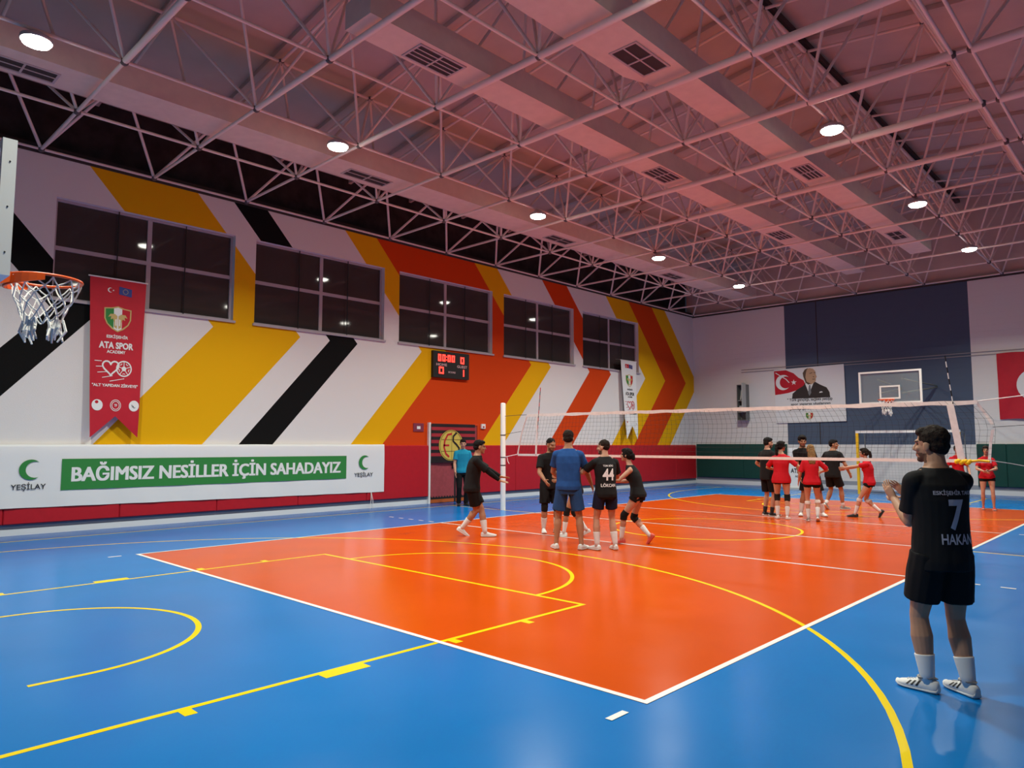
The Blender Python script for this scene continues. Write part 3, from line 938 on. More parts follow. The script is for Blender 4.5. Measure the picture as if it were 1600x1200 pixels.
def tail_banner(label, x, corners, cloth, dark, bow):
    """corners: y-left-top, y-right-top, z-top, y-left-bottom, y-right-bottom, z-bottom, z-notch"""
    yl, yr, zt, bl, br, zb, zn = corners
    t = thing('hanging_banner', label, 'banner', (x, (yl + yr) / 2, zb))
    NU, NV = 12, 24
    def P(u, v, d=0.0):
        yb = bl + (br - bl) * u
        yt = yl + (yr - yl) * u
        zend = zn + (zb - zn) * abs(2 * u - 1)
        z = zt + (zend - zt) * v
        return V(x + bow * (1 - math.cos(v * math.pi)) * 0.5 + 0.02 * math.sin(v * 7 + u * 2) * v + d, yt + (yb - yt) * v, z)
    mb = MB()
    rows = [[P(i / NU, j / NV) for i in range(NU + 1)] for j in range(NV + 1)]
    mb.loft(rows, cap=False, closed=False)
    mb.build('banner_cloth', cloth, t, smooth=True, recalc=False)
    MB().tube([(x + 0.0, yl - 0.03, zt), (x + 0.0, yr + 0.03, zt)], 0.014, 8).build('hanging_rod', M['white'], t)
    for y in (yl + 0.05, yr - 0.05):
        MB().tube([(x, y, zt + 0.01), (WALL_X - 0.145, y, zt + 0.05)], 0.004, 5).build('hanging_cord', M['cord_white'], t)
    W = (yr - yl)
    H = zt - zb
    def onto(m):
        """press a flat print (u right 0..1, w up 0..1) onto the cloth"""
        out = MB()
        out.f, out.m = m.f, m.m
        for p in m.v:
            u, w = p.x, p.y
            zend = zn + (zb - zn) * abs(2 * u - 1)
            z = zb + w * H
            v = (zt - z) / (zt - zend)
            out.v.append(P(u, v, 0.006 + p.z))
        return out
    org, rt, up = V(0, 0, 0), EX, V(0, 1, 0)
    ar = W / H
    def prints(name, m, fn):
        q = MB()
        fn(q)
        onto(q).build(name, m, t, recalc=False)
    sc = lambda pts: [(a, b) for a, b in pts]
    def flagpair(q):
        q.box(0.52, 0.76, 0.895, 0.945, 0, 0.0)
    c1 = M['flag_red'] if dark else M['print_white']
    ink = M['print_dark'] if dark else M['print_white']
    mk = M['print_red'] if dark else M['print_white']
    # small national crescent and blue flag
    if dark:
        prints('flag_print', M['print_red'], lambda q: shape_into(q, [(0.26, 0.905), (0.50, 0.905), (0.50, 0.955), (0.26, 0.955)], org, rt, up))
    prints('crescent_print', M['print_white'], lambda q: (shape_into(q, [(0.35 + px_ * 1.0, 0.925 + py_ * ar) for px_, py_ in crescent2(0, 0, 0.046, 0.037, 0.014)], V(0, 0, .001), rt, up),
                                                        shape_into(q, [(0.405 + a, 0.925 + b * ar) for a, b in star2(0, 0, 0.02)], V(0, 0, .001), rt, up)))
    prints('blue_flag_print', M['print_blue'], lambda q: shape_into(q, [(0.51, 0.905), (0.74, 0.895), (0.74, 0.945), (0.51, 0.955)], org, rt, up))
    prints('star_ring_print', M['print_yellow'], lambda q: [shape_into(q, [(0.625 + 0.045 * math.cos(k * math.pi / 6) + a, 0.925 + 0.045 * ar * math.sin(k * math.pi / 6) + b * ar) for a, b in star2(0, 0, 0.011, math.pi / 2)], V(0, 0, .001), rt, up) for k in range(12)])
    q = MB()
    emblem_shield(q, 0.50, 0.745, 0.50, 0.165, org, rt, up, (0, 1, 2, 3))
    q2 = onto(q)
    q2.build('crest', [M['print_gold'], M['print_green'], M['print_white'], M['print_red']], t, recalc=False)
    prints('lettering', ink, lambda q: (text_into(q, 'ESKİŞEHİR', (0.30, 0.617, 0), rt, up, 0.41, 0.030, 0.03),
                                        text_into(q, 'ATA SPOR', (0.16, 0.555, 0), rt, up, 0.66, 0.043, 0.04),
                                        text_into(q, 'ACADEMY', (0.31, 0.526, 0), rt, up, 0.36, 0.020, 0.03)))
    def hb(q):
        tmp = MB()
        heart_and_ball(tmp, 0.5, 0, 0.36, org, rt, up, 0)
        q.v += [V(p.x, 0.435 + p.y * ar, 0) for p in tmp.v]
        q.f += tmp.f
        q.m += tmp.m
    prints('heart_and_ball_print', mk, hb)
    prints('motto', ink, lambda q: text_into(q, '"ALT YAPIDAN ZİRVEYE"', (0.04, 0.315, 0), rt, up, 0.90, 0.024, 0.03))
    for k, cx in enumerate((0.14, 0.50, 0.88)):
        cy = 0.20
        prints('badge_print', M['print_white'], lambda q: (shape_into(q, [(cx + a, cy + b * ar) for a, b in circle2(0, 0, 0.105)], org, rt, up) if k != 1 else
                                                          [ring2(q, cx, cy / ar, rr, 0.012, V(0, 0, 0), rt, up * ar) for rr in (0.105, 0.075)]))
        prints('badge_sign', (M['print_red'], M['print_white'], M['print_dark'])[k], lambda q: (
            shape_into(q, [(cx + a, cy + 0.012 + b * ar) for a, b in circle2(-0.01, 0.02, 0.035, 0.03, 10)], V(0, 0, .001), rt, up) if k == 0 else
            text_into(q, 'TF', (cx - 0.03, cy - 0.008, .001), rt, up, 0.06, 0.016, 0.03) if k == 1 else
            [stroke2(q, [(cx - 0.045 + d, (cy - 0.001) / ar + 0.025 - d * .6), (cx - 0.03 + d, (cy - 0.001) / ar - 0.02 - d * .6), (cx + 0.0 + d, (cy - .001) / ar - 0.01 - d * .6)], 0.014, V(0, 0, .001), rt, up * ar) for d in (0.0, 0.03)]))
    return t
tail_banner('Red swallow-tailed club banner hanging under the nearest window', WALL_X + 0.10, (0.27, 1.31, 4.95, 0.38, 1.24, 1.78, 2.20), M['flag_red'], False, 0.06)
tail_banner('White swallow-tailed club banner hanging under the farthest window', WALL_X + 0.13, (18.15, 19.18, 4.82, 18.30, 19.02, 1.83, 2.35), M['banner_white'], True, 0.12)

# ------------------------------------------------------------------ striped club flag over the door
fx = WALL_X + 0.095
t = thing('club_flag', 'Black and red striped flag with a yellow round crest covering the upper door', 'flag', (fx, 9.75, 1.12))
N = 12
ny = 20
def fp(u, z, d=0):
    return V(fx + 0.012 * math.sin(u * 9 + z * 4) + d, 8.97 + u * 1.70, z)
st = MB()
for k in range(N):
    z0, z1 = 1.13 + (2.23 - 1.13) * k / N, 1.13 + (2.23 - 1.13) * (k + 1) / N
    for i in range(ny):
        u0, u1 = i / ny, (i + 1) / ny
        st.quad(fp(u0, z0), fp(u1, z0), fp(u1, z1), fp(u0, z1), 0 if (k % 2 == 1 or k == 0) else 1)
st.build('flag_cloth', [M['stripe_black'], M['stripe_red']], t, smooth=True, recalc=False)
mb = MB()
o = (fx + 0.022, 9.70, 1.62)
shape_into(mb, circle2(0, 0, 0.46, 0.44, 36), o, EY, EZ, 0)
o2 = (fx + 0.025, 9.70, 1.62)
ring2(mb, 0, 0, 0.42, 0.014, o2, EY, EZ, 1, 36)
for z in (0.16, -0.17):
    stroke2(mb, [(-0.36, z), (0.36, z)], 0.014, o2, EY, EZ, 1)
stroke2(mb, [(0.02, 0.40), (0.02, -0.40)], 0.010, o2, EY, EZ, 1)
o3 = (fx + 0.028, 9.70, 1.62)
stroke2(mb, [(0.02, 0.33), (-0.14, 0.30), (-0.25, 0.12), (-0.27, -0.06), (-0.20, -0.24), (-0.08, -0.33)], 0.055, o3, EY, EZ, 2)
stroke2(mb, [(-0.30, 0.0), (-0.08, 0.0)], 0.05, o3, EY, EZ, 2)
stroke2(mb, [(0.20, 0.36), (0.08, 0.26), (0.07, 0.12), (0.20, 0.02), (0.30, -0.08), (0.28, -0.22), (0.14, -0.34)], 0.06, o3, EY, EZ, 1)
mb.build('round_crest', [M['print_yellow'], M['stripe_black'], M['print_red']], t, recalc=False)

# ------------------------------------------------------------------ scoreboard, sign, sensor
t = thing('scoreboard', 'Black electronic scoreboard with red digits mounted under the middle window', 'scoreboard', (WALL_X, 9.70, 3.54))
x0, x1 = WALL_X + 0.001, WALL_X + 0.10
MB().box(x0, x1, 9.02, 10.40, 3.55, 4.31).build('case', M['black'], t)
SEG = {'0': 'abcdef', '1': 'bc', ':': ''}
def digit(mb, ch, y, z, w, h, th):
    o = (x1 + 0.003, y, z)
    S = {'a': (0, h - th, w, h), 'd': (0, 0, w, th), 'g': (0, h / 2 - th / 2, w, h / 2 + th / 2), 'f': (0, h / 2, th, h), 'e': (0, 0, th, h / 2), 'b': (w - th, h / 2, w, h), 'c': (w - th, 0, w, h / 2)}
    for s in SEG[ch]:
        a, b, c, dd = S[s]
        shape_into(mb, [(a, b), (c, b), (c, dd), (a, dd)], o, EY, EZ)
for y, z, w, ch in ((9.19, 4.02, 0.12, '0'), (9.35, 4.02, 0.12, '0'), (9.55, 4.02, 0.12, '0'), (9.71, 4.02, 0.12, '0'), (10.05, 4.00, 0.15, '0'), (9.23, 3.66, 0.18, '0'), (10.05, 3.63, 0.15, '1')):
    mb = MB()
    digit(mb, ch, y, z, w, 0.20, 0.042)
    mb.build('digit', M['led_red'], t, recalc=False)
mb = MB()
for z in (4.07, 4.16):
    shape_into(mb, circle2(9.51, z, 0.018, n=8), (x1 + 0.003, 0, 0), EY, EZ)
mb.build('colon', M['led_red'], t, recalc=False)
mb = MB()
text_into(mb, 'HOME', (x1 + 0.003, 9.13, 3.885), EY, EZ, 0.40, 0.075, 0.02)
text_into(mb, 'GUEST', (x1 + 0.003, 9.92, 3.875), EY, EZ, 0.40, 0.075, 0.02)
text_into(mb, 'SCORE', (x1 + 0.003, 9.58, 3.70), EY, EZ, 0.28, 0.05, 0.02)
mb.build('lettering', M['label_pale'], t, recalc=False)
t = thing('exit_sign', 'Small purple-red sign on the wall left of the striped flag', 'sign', (WALL_X, 8.57, 2.0))
MB().box(WALL_X + 0.001, WALL_X + 0.02, 8.40, 8.76, 2.00, 2.23).build('plate', mat('sign_purple_red', (0.22, 0.03, 0.06), 0.5), t)
mb = MB()
shape_into(mb, [(8.52, 2.07), (8.64, 2.07), (8.64, 2.15), (8.52, 2.15)], (WALL_X + 0.023, 0, 0), EY, EZ)
mb.build('pictogram', M['print_white'], t, recalc=False)
t = thing('alarm_button', 'Small white alarm box on the orange wall right of the striped flag', 'alarm', (WALL_X, 11.05, 2.14))
MB().box(WALL_X + 0.001, WALL_X + 0.05, 10.98, 11.14, 2.12, 2.26).build('case', M['white'], t)
MB().sphere((WALL_X + 0.05, 11.06, 2.17), 0.03, nu=10, nv=6).build('red_dome', M['print_red'], t, smooth=True)

# ------------------------------------------------------------------ far wall: poster, big flag, cabinet, roll-up
py = BACK_Y - 0.05
t = thing('poster', 'White portrait poster with a red flag and three lines of text', 'poster', (0.97, py, 2.5))
MB().add([(-0.37, py, 4.60), (2.31, py, 4.64), (2.33, py, 2.50), (-0.33, py, 2.48), (-0.37, BACK_Y - .02, 4.60), (2.31, BACK_Y - .02, 4.64), (2.33, BACK_Y - .02, 2.50), (-0.33, BACK_Y - .02, 2.48)],
         [(0, 1, 2, 3), (4, 5, 6, 7), (0, 1, 5, 4), (1, 2, 6, 5), (2, 3, 7, 6), (3, 0, 4, 7)]).build('sheet', M['banner_white'], t)
Pk = lambda i: V(0, py - 0.004 - 0.002 * i, 0)
mb = MB()
shape_into(mb, [(-0.36, 4.55), (0.12, 4.56), (0.42, 4.42), (0.60, 4.24), (0.80, 4.12), (0.86, 3.98), (0.72, 3.84), (0.50, 3.74), (0.20, 3.66), (-0.10, 3.62), (-0.34, 3.60)], Pk(0), EX, EZ, 0)
shape_into(mb, crescent2(0.00, 4.08, 0.30, 0.235, 0.10), Pk(1), EX, EZ, 1)
shape_into(mb, star2(0.42, 4.06, 0.115, 0.3), Pk(1), EX, EZ, 1)
stroke2(mb, [(-0.30, 4.48), (-0.12, 4.36), (0.12, 4.20), (0.24, 4.06)], 0.03, Pk(2), EX, EZ, 1)
mb.build('printed_flag', [M['print_red'], M['print_white']], t, recalc=False)
mb = MB()
shape_into(mb, [(0.33, 3.42), (0.36, 3.62), (0.55, 3.78), (0.78, 3.90), (0.86, 4.02), (1.22, 4.05), (1.42, 3.92), (1.66, 3.80), (1.76, 3.62), (1.78, 3.42)], Pk(1), EX, EZ, 0)
shape_into(mb, [(0.86, 3.98), (1.00, 3.58), (1.18, 4.00), (1.14, 4.07), (0.90, 4.04)], Pk(2), EX, EZ, 1)
shape_into(mb, [(1.00, 3.92), (1.06, 3.92), (1.08, 3.62), (1.01, 3.50), (0.96, 3.62)], Pk(3), EX, EZ, 2)
shape_into(mb, [(0.90, 4.00), (0.86, 4.16), (0.80, 4.28), (0.81, 4.44), (0.90, 4.54), (1.05, 4.58), (1.18, 4.54), (1.26, 4.44), (1.28, 4.30), (1.31, 4.22), (1.27, 4.18), (1.27, 4.08), (1.20, 4.00), (1.08, 3.94)], Pk(3), EX, EZ, 3)
shape_into(mb, [(0.80, 4.26), (0.78, 4.40), (0.86, 4.53), (1.00, 4.59), (0.93, 4.50), (0.90, 4.38), (0.88, 4.24), (0.92, 4.06), (1.08, 3.97), (0.98, 3.94), (0.88, 4.02)], Pk(4), EX, EZ, 4)
for pts in ([(1.04, 4.37), (1.15, 4.39)], [(1.20, 4.39), (1.27, 4.38)], [(1.14, 4.14), (1.24, 4.14)], [(1.16, 4.24), (1.22, 4.22)]):
    stroke2(mb, pts, 0.025, Pk(4), EX, EZ, 4)
shape_into(mb, [(1.38, 3.60), (1.52, 3.62), (1.48, 3.66), (1.40, 3.65)], Pk(3), EX, EZ, 1)
mb.build('printed_portrait', [M['print_suit'], M['print_white'], M['print_grey'], M['print_skin'], M['print_skin_shade']], t, recalc=False)
mb = MB()
text_into(mb, '" Türk gençliği, sağlıklı yetişip', (0.14, py - 0.006, 3.29), EX, EZ, 1.72, 0.155, 0.015)
text_into(mb, 'spor yaparsa uluslarının', (0.28, py - 0.006, 3.13), EX, EZ, 1.50, 0.13, 0.015)
text_into(mb, 'geleceği güvence altındadır. "', (0.22, py - 0.006, 2.95), EX, EZ, 1.62, 0.145, 0.015)
mb.build('lettering', M['print_dark'], t, recalc=False)
mb = MB()
emblem_shield(mb, 0.98, 2.73, 0.28, 0.30, (0, py - 0.006, 0), EX, EZ, (0, 1, 2, 3))
mb.build('crest', [M['print_gold'], M['print_green'], M['print_white'], M['print_red']], t, recalc=False)

t = thing('wall_flag', 'Large red flag with white crescent and star at the right end of far wall', 'flag', (8.65, py, 2.47))
mb = MB()
rows = [[V(7.10 + 3.10 * i / 30, py - 0.02 - 0.02 * math.sin(i * 0.8 + j), 4.60 + (2.45 - 4.60) * j / 10 + 0.02 * math.sin(i * 0.4)) for i in range(31)] for j in range(11)]
mb.loft(rows, cap=False, closed=False)
mb.build('flag_cloth', M['flag_red'], t, smooth=True, recalc=False)
mb = MB()
shape_into(mb, crescent2(8.13, 3.53, 0.53, 0.425, 0.13), (0, py - 0.047, 0), EX, EZ)
shape_into(mb, star2(8.78, 3.53, 0.27, math.pi), (0, py - 0.047, 0), EX, EZ)
mb.build('crescent_and_star', M['print_white'], t, recalc=False)

t = thing('equipment_cabinet', 'Narrow grey metal wall cabinet with its door swung open, left of the poster', 'cabinet', (-1.6, BACK_Y - 0.15, 2.62))
y0, y1 = BACK_Y - 0.30, BACK_Y - 0.005
MB().box(-1.84, -1.815, y0, y1, 2.62, 4.08).box(-1.475, -1.45, y0, y1, 2.62, 4.08).box(-1.815, -1.475, y0, y1, 4.055, 4.08).box(-1.815, -1.475, y0, y1, 2.62, 2.645).box(-1.815, -1.475, y1 - 0.02, y1, 2.645, 4.055).build('body', M['cabinet_grey'], t)
for z in (2.95, 3.42):
    MB().box(-1.815, -1.475, y0 + 0.03, y1 - 0.02, z, z + 0.02).build('shelf', M['cabinet_light'], t)
MB().box(-1.47, -1.445, y0 - 0.34, y0 - 0.005, 2.95, 4.12).build('door', M['cabinet_light'], t)
MB().tube([(-1.74, y0 + 0.12, 3.47), (-1.70, y0 + 0.16, 3.85)], 0.03, 8).build('rolled_cable', M['cabinet_light'], t)
MB().box(-1.77, -1.60, y0 + 0.05, y0 + 0.2, 3.05, 3.22).build('control_unit', M['cabinet_light'], t)

t = thing('roll_up_banner', 'White standing club banner with dark lettering behind the far players', 'banner', (1.1, 22.3, 0))
MB().box(0.72, 1.70, 22.20, 22.38, 0.0, 0.07).build('base_cassette', M['cabinet_light'], t)
MB().box(0.75, 1.67, 22.26, 22.27, 0.07, 1.52).build('banner_cloth', M['banner_white'], t)
MB().tube([(1.21, 22.33, 0.06), (1.21, 22.31, 1.52)], 0.012, 8).build('support_pole', M['cabinet_grey'], t)
mb = MB()
text_into(mb, 'ESKİŞEHİR', (0.92, 22.255, 0.88), EX, EZ, 0.56, 0.085, 0.02)
text_into(mb, 'ATA SPOR', (0.80, 22.255, 0.60), EX, EZ, 0.82, 0.17, 0.03)
text_into(mb, 'ACADEMY', (0.95, 22.255, 0.44), EX, EZ, 0.50, 0.08, 0.02)
mb.build('lettering', M['print_dark'], t, recalc=False)
mb = MB()
emblem_shield(mb, 1.21, 1.22, 0.30, 0.36, (0, 22.257, 0), EX, EZ, (0, 1, 2, 3))
mb.build('crest', [M['print_gold'], M['print_green'], M['print_white'], M['print_red']], t, recalc=False)

# ------------------------------------------------------------------ basketball hoops
def net_cone(parent, c, r0, h, seed, tatter):
    """knotted net: 12 strands criss-crossing down, bunched into ragged tassels"""
    rnd = random.Random(seed)
    n, lv = 12, 5
    P = {}
    for j in range(lv + 1):
        f = j / lv
        rr = r0 * (1 - 0.50 * f ** 0.8)
        for i in range(n):
            a = 2 * math.pi * (i + 0.5 * (j % 2)) / n
            P[i, j] = V(c[0] + rr * math.cos(a) + rnd.uniform(-.012, .012), c[1] + rr * math.sin(a) + rnd.uniform(-.012, .012), c[2] - h * 0.70 * f + (rnd.uniform(-.015, .015) if j else 0))
    mb = MB()
    for j in range(lv):
        for i in range(n):
            k = (i + (1 if j % 2 else -1)) % n
            mb.tube([P[i, j], P[i, j].lerp(P[i, j + 1], .5) + V(0, 0, -.006), P[i, j + 1]], 0.0048, 5)
            mb.tube([P[i, j], P[i, j].lerp(P[k, j + 1], .5) + V(0, 0, -.006), P[k, j + 1]], 0.0048, 5)
    mb.build('net', M['cord_white'], parent)
    for g in range(4):
        q = MB()
        base = P[(g * 3 + 1) % n, lv]
        for s in range(7):
            a = base + V(rnd.uniform(-.03, .03), rnd.uniform(-.03, .03), 0.03)
            L = h * tatter * rnd.uniform(0.6, 1.15)
            q.tube([a, a + V(rnd.uniform(-.02, .02), rnd.uniform(-.02, .02), -L * .5), a + V(rnd.uniform(-.03, .03), rnd.uniform(-.03, .03), -L)], [0.008, 0.011, 0.006], 5)
        q.build('net_tassel', M['cord_white'], parent)

def torus(mb, c, r, t, n=40, m=8):
    rings = [[(c[0] + (r + t * math.cos(b)) * math.cos(a), c[1] + (r + t * math.cos(b)) * math.sin(a), c[2] + t * math.sin(b)) for b in (2 * math.pi * q / m for q in range(m))] for a in (2 * math.pi * k / n for k in range(n + 1))]
    return mb.loft(rings, cap=False)

# near hoop, low on the left edge of the view; its board stands edge-on
HX, HY, HZ = 5.91, -2.70, 2.78
BY = -3.06
t = thing('basketball_hoop', 'Near basketball hoop with orange ring and frayed white net, board seen edge-on', 'basketball hoop', (HX, -4.9, 0), 0, 'basketball hoops')
bx0, bx1, bz0, bz1 = HX - 0.62, HX + 0.60, 2.66, 3.50
MB().box(bx0 + .05, bx1 - .05, BY - 0.008, BY + 0.008, bz0 + .05, bz1 - .05).build('backboard_pane', M['board_glass'], t)
fr = MB().box(bx0, bx0 + .05, BY - .03, BY + .045, bz0, bz1).box(bx1 - .05, bx1, BY - .03, BY + .045, bz0, bz1).box(bx0 + .05, bx1 - .05, BY - .03, BY + .045, bz0, bz0 + .05).box(bx0 + .05, bx1 - .05, BY - .03, BY + .045, bz1 - .05, bz1)
fr = fr.build('backboard_frame', M['white'], t)
sc_ = MB()
for z in (2.80, 3.08, 3.36):
    sc_.sphere((bx1 - 0.002, BY + 0.012, z), 0.006, nu=8, nv=6)
sc_.build('screws', M['black'], fr)
MB().box(HX - .25, HX + .25, BY + .009, BY + .013, HZ + .10, HZ + .13).box(HX - .25, HX - .22, BY + .009, BY + .013, HZ + .13, HZ + .46).box(HX + .22, HX + .25, BY + .009, BY + .013, HZ + .13, HZ + .46).box(HX - .22, HX + .22, BY + .009, BY + .013, HZ + .43, HZ + .46).build('target_square', M['white'], t)
rm = torus(MB(), (HX, HY, HZ), 0.225, 0.010).build('rim', M['rim_orange'], t, smooth=True)
q = MB()
a0, a1, n = R(-168), R(-12), 14
for k in range(n):
    b0, b1 = a0 + (a1 - a0) * k / n, a0 + (a1 - a0) * (k + 1) / n
    hgt = lambda b: 0.075 * (0.35 + 0.65 * (1 - abs((b + math.pi / 2) / (math.pi / 2)) ** 2))
    rr = 0.228
    A, B = V(HX + rr * math.cos(b0), HY + rr * math.sin(b0), HZ), V(HX + rr * math.cos(b1), HY + rr * math.sin(b1), HZ)
    q.quad(A, B, B - EZ * hgt(b1), A - EZ * hgt(b0))
    A2, B2 = V(HX + .236 * math.cos(b0), HY + .236 * math.sin(b0), HZ), V(HX + .236 * math.cos(b1), HY + .236 * math.sin(b1), HZ)
    q.quad(A2, A2 - EZ * hgt(b0), B2 - EZ * hgt(b1), B2)
    q.quad(A - EZ * hgt(b0), B - EZ * hgt(b1), B2 - EZ * hgt(b1), A2 - EZ * hgt(b0))
q.build('rim_skirt', M['rim_orange'], rm, recalc=False)
MB().loft([[(HX - .09, BY + .03, HZ - .10), (HX + .09, BY + .03, HZ - .10), (HX + .09, BY + .03, HZ + .03), (HX - .09, BY + .03, HZ + .03)],
           [(HX - .10, HY - .20, HZ - .055), (HX + .10, HY - .20, HZ - .055), (HX + .10, HY - .20, HZ + .005), (HX - .10, HY - .20, HZ + .005)]]).build('rim_bracket', M['rim_orange'], t)
net_cone(t, (HX, HY, HZ - 0.01), 0.222, 0.42, 3, 0.34)
MB().box(HX - .35, HX + .35, -6.4, -4.6, 0.0, 0.30).build('base', M['pad_red'], t)
MB().tube([(HX, -5.2, 0.3), (HX, -4.9, 2.2)], 0.07, 10).build('post', M['white'], t)
MB().tube([(HX, -4.9, 2.15), (HX, BY - 0.03, 2.95)], 0.05, 10).build('support_arm', M['white'], t)
MB().tube([(HX, -5.0, 1.6), (HX, BY - 0.03, 2.74)], 0.035, 10).build('support_arm', M['white'], t)

# far hoop on the blue bay
FX, FB = 4.76, 20.50
t = thing('basketball_hoop', 'Far basketball hoop with clear white-edged board in front of the blue wall bay', 'basketball hoop', (FX, BACK_Y, 0), 0, 'basketball hoops')
x0, x1, z0, z1 = FX - .91, FX + .91, 2.93, 3.97
w = .055
MB().box(x0 + w, x1 - w, FB - .006, FB + .006, z0 + w, z1 - w).build('backboard_pane', M['board_glass'], t)
MB().box(x0, x0 + w, FB - .03, FB + .03, z0, z1).box(x1 - w, x1, FB - .03, FB + .03, z0, z1).box(x0 + w, x1 - w, FB - .03, FB + .03, z0, z0 + w).box(x0 + w, x1 - w, FB - .03, FB + .03, z1 - w, z1).build('backboard_frame', M['white'], t)
MB().box(FX - .30, FX - .25, FB - .012, FB - .008, 3.07, 3.50).box(FX + .25, FX + .30, FB - .012, FB - .008, 3.07, 3.50).box(FX - .25, FX + .25, FB - .012, FB - .008, 3.45, 3.50).box(FX - .25, FX + .25, FB - .012, FB - .008, 3.07, 3.12).build('target_square', M['white'], t)
rc = (FX, FB - .40, 3.03)
torus(MB(), rc, 0.225, 0.016).build('rim', M['rim_orange'], t, smooth=True)
MB().loft([[(FX - .10, FB - .03, 2.93), (FX + .10, FB - .03, 2.93), (FX + .10, FB - .03, 3.06), (FX - .10, FB - .03, 3.06)], [(FX - .11, FB - .19, 2.98), (FX + .11, FB - .19, 2.98), (FX + .11, FB - .19, 3.045), (FX - .11, FB - .19, 3.045)]]).build('rim_bracket', M['rim_orange'], t)
net_cone(t, (rc[0], rc[1], rc[2] - .015), 0.222, 0.45, 9, 0.40)
for dx in (-.35, .35):
    MB().tube([(FX + dx, FB + .03, 3.25), (FX + dx * 1.6, BACK_Y - .01, 3.6)], 0.03, 8).build('support_arm', M['cabinet_grey'], t)
    MB().tube([(FX + dx, FB + .03, 3.7), (FX + dx * 1.6, BACK_Y - .01, 3.65)], 0.025, 8).build('support_arm', M['cabinet_grey'], t)

# ------------------------------------------------------------------ small goal in front of the far wall
GX0, GX1, GY, GH = 3.42, 6.45, 21.3, 2.10
t = thing('handball_goal', 'White-barred goal with a yellow post standing at the far end of the court', 'goal', ((GX0 + GX1) / 2, GY, 0))
g = 0.08
MB().box(GX0, GX0 + g, GY, GY + g, 0, GH - g).build('goal_post', M['goal_yellow'], t)
MB().box(GX1 - g, GX1, GY, GY + g, 0, GH - g).build('goal_post', M['goal_yellow'], t)
MB().box(GX0, GX1, GY, GY + g, GH - g, GH).build('crossbar', M['white'], t)
for x in (GX0 + .04, GX1 - .04):
    MB().tube([(x, GY + .07, GH - .05), (x, GY + .75, GH - .08), (x, GY + 1.0, 0.03), (x, GY + .08, 0.03)], 0.018, 8).build('side_frame', M['cabinet_grey'], t)
MB().tube([(GX0 + .04, GY + 1.0, .03), (GX1 - .04, GY + 1.0, .03)], 0.018, 8).build('ground_bar', M['cabinet_grey'], t)
mb = MB()
rs = 0.0022
for k in range(31):
    x = GX0 + .04 + (GX1 - GX0 - .08) * k / 30
    mb.tube([(x, GY + .07, GH - .06), (x, GY + .75, GH - .09), (x, GY + 1.0, .05)], rs, 3, cap=False)
for k in range(22):
    f = k / 21
    yy, zz = (GY + .75 + .25 * f, GH - .09 + (.05 - GH + .09) * f)
    mb.tube([(GX0 + .04, yy, zz), (GX1 - .04, yy, zz)], rs, 3, cap=False)
for k in range(1, 7):
    mb.tube([(GX0 + .04, GY + .07 + .68 * k / 7, GH - .06), (GX1 - .04, GY + .07 + .68 * k / 7, GH - .06)], rs, 3, cap=False)
mb.build('goal_net', M['net_grey'], t)

# ------------------------------------------------------------------ volleyball posts and net
def vb_post(x, label, band):
    t = thing('volleyball_post', label, 'net post', (x, 9, 0), 0, 'volleyball posts')
    rings = [[(x + r * math.cos(a), 9 + r * math.sin(a), z) for a in (2 * math.pi * k / 20 for k in range(20))] for r, z in ((.066, 0), (.066, 2.66), (.058, 2.69), (.02, 2.70))]
    MB().loft(rings).build('pole', M['white'], t, smooth='auto')
    for z in ((1.12, 1.32, 1.88) if band else (1.3,)):
        MB().loft([[(x + .069 * math.cos(a), 9 + .069 * math.sin(a), zz) for a in (2 * math.pi * k / 20 for k in range(20))] for zz in (z - .012, z + .012)]).build('strap', M['black'] if z < 1.2 else M['net_dark'], t)
    return t
vb_post(-1.07, 'White round net post at the left sideline beside the walking man', True)
vb_post(10.12, 'White round net post beyond the right sideline', False)

t = thing('volleyball_net', 'Volleyball net with white tapes stretched across the court', 'net', (4.5, 9, 1.4))
NT = lambda x: 2.36 + (2.30 - 2.36) * (x + 0.25) / 9.5        # top edge
NB = lambda x: 1.385
XA, XB = -0.25, 9.22
def left_x(z):
    return -0.25 - (2.36 - z) * 0.31
def right_x(z):
    f = (2.30 - z) / 0.9
    return 9.20 + 0.24 * math.sin(min(1, f / 0.45) * math.pi / 2) - 0.10 * max(0, f - 0.45)
def band(name, xs, zt, zb, m, y=9.0, th=0.006):
    rings = []
    for x in xs:
        wv = 0.006 * math.sin(x * 3.1)
        rings.append([(x, y - th + wv, zb(x)), (x, y + th + wv, zb(x)), (x, y + th + wv, zt(x)), (x, y - th + wv, zt(x))])
    return MB().loft(rings).build(name, m, t)
xs = [XA + (XB - XA) * k / 60 for k in range(61)]
band('top_tape', xs, lambda x: NT(x) + .03 + .004 * math.sin(x * 11), lambda x: NT(x) - .035 + .008 * math.sin(x * 9), M['tape_white'])
xs2 = [left_x(1.41) + (9.36 - left_x(1.41)) * k / 60 for k in range(61)]
band('bottom_tape', xs2, lambda x: NB(x) + .03, lambda x: NB(x) - .022, M['tape_white'])
mb = MB()
n = 96
for k in range(n + 1):
    f = k / n
    pts = []
    for j in range(7):
        z = 2.33 + (1.41 - 2.33) * j / 6
        xl, xr = left_x(z), right_x(z)
        pts.append((xl + (xr - xl) * f, 9.0 + .01 * math.sin(j + k), z))
    mb.tube(pts, 0.0019, 3, cap=False)
for j in range(1, 10):
    z = 2.33 + (1.41 - 2.33) * j / 10
    xl, xr = left_x(z), right_x(z)
    mb.tube([(xl + (xr - xl) * k / 20, 9.0 + .008 * math.sin(k + j), z - .006 * math.sin(k * 1.3)) for k in range(21)], 0.0019, 3, cap=False)
mb.build('net_mesh', M['net_dark'], t)
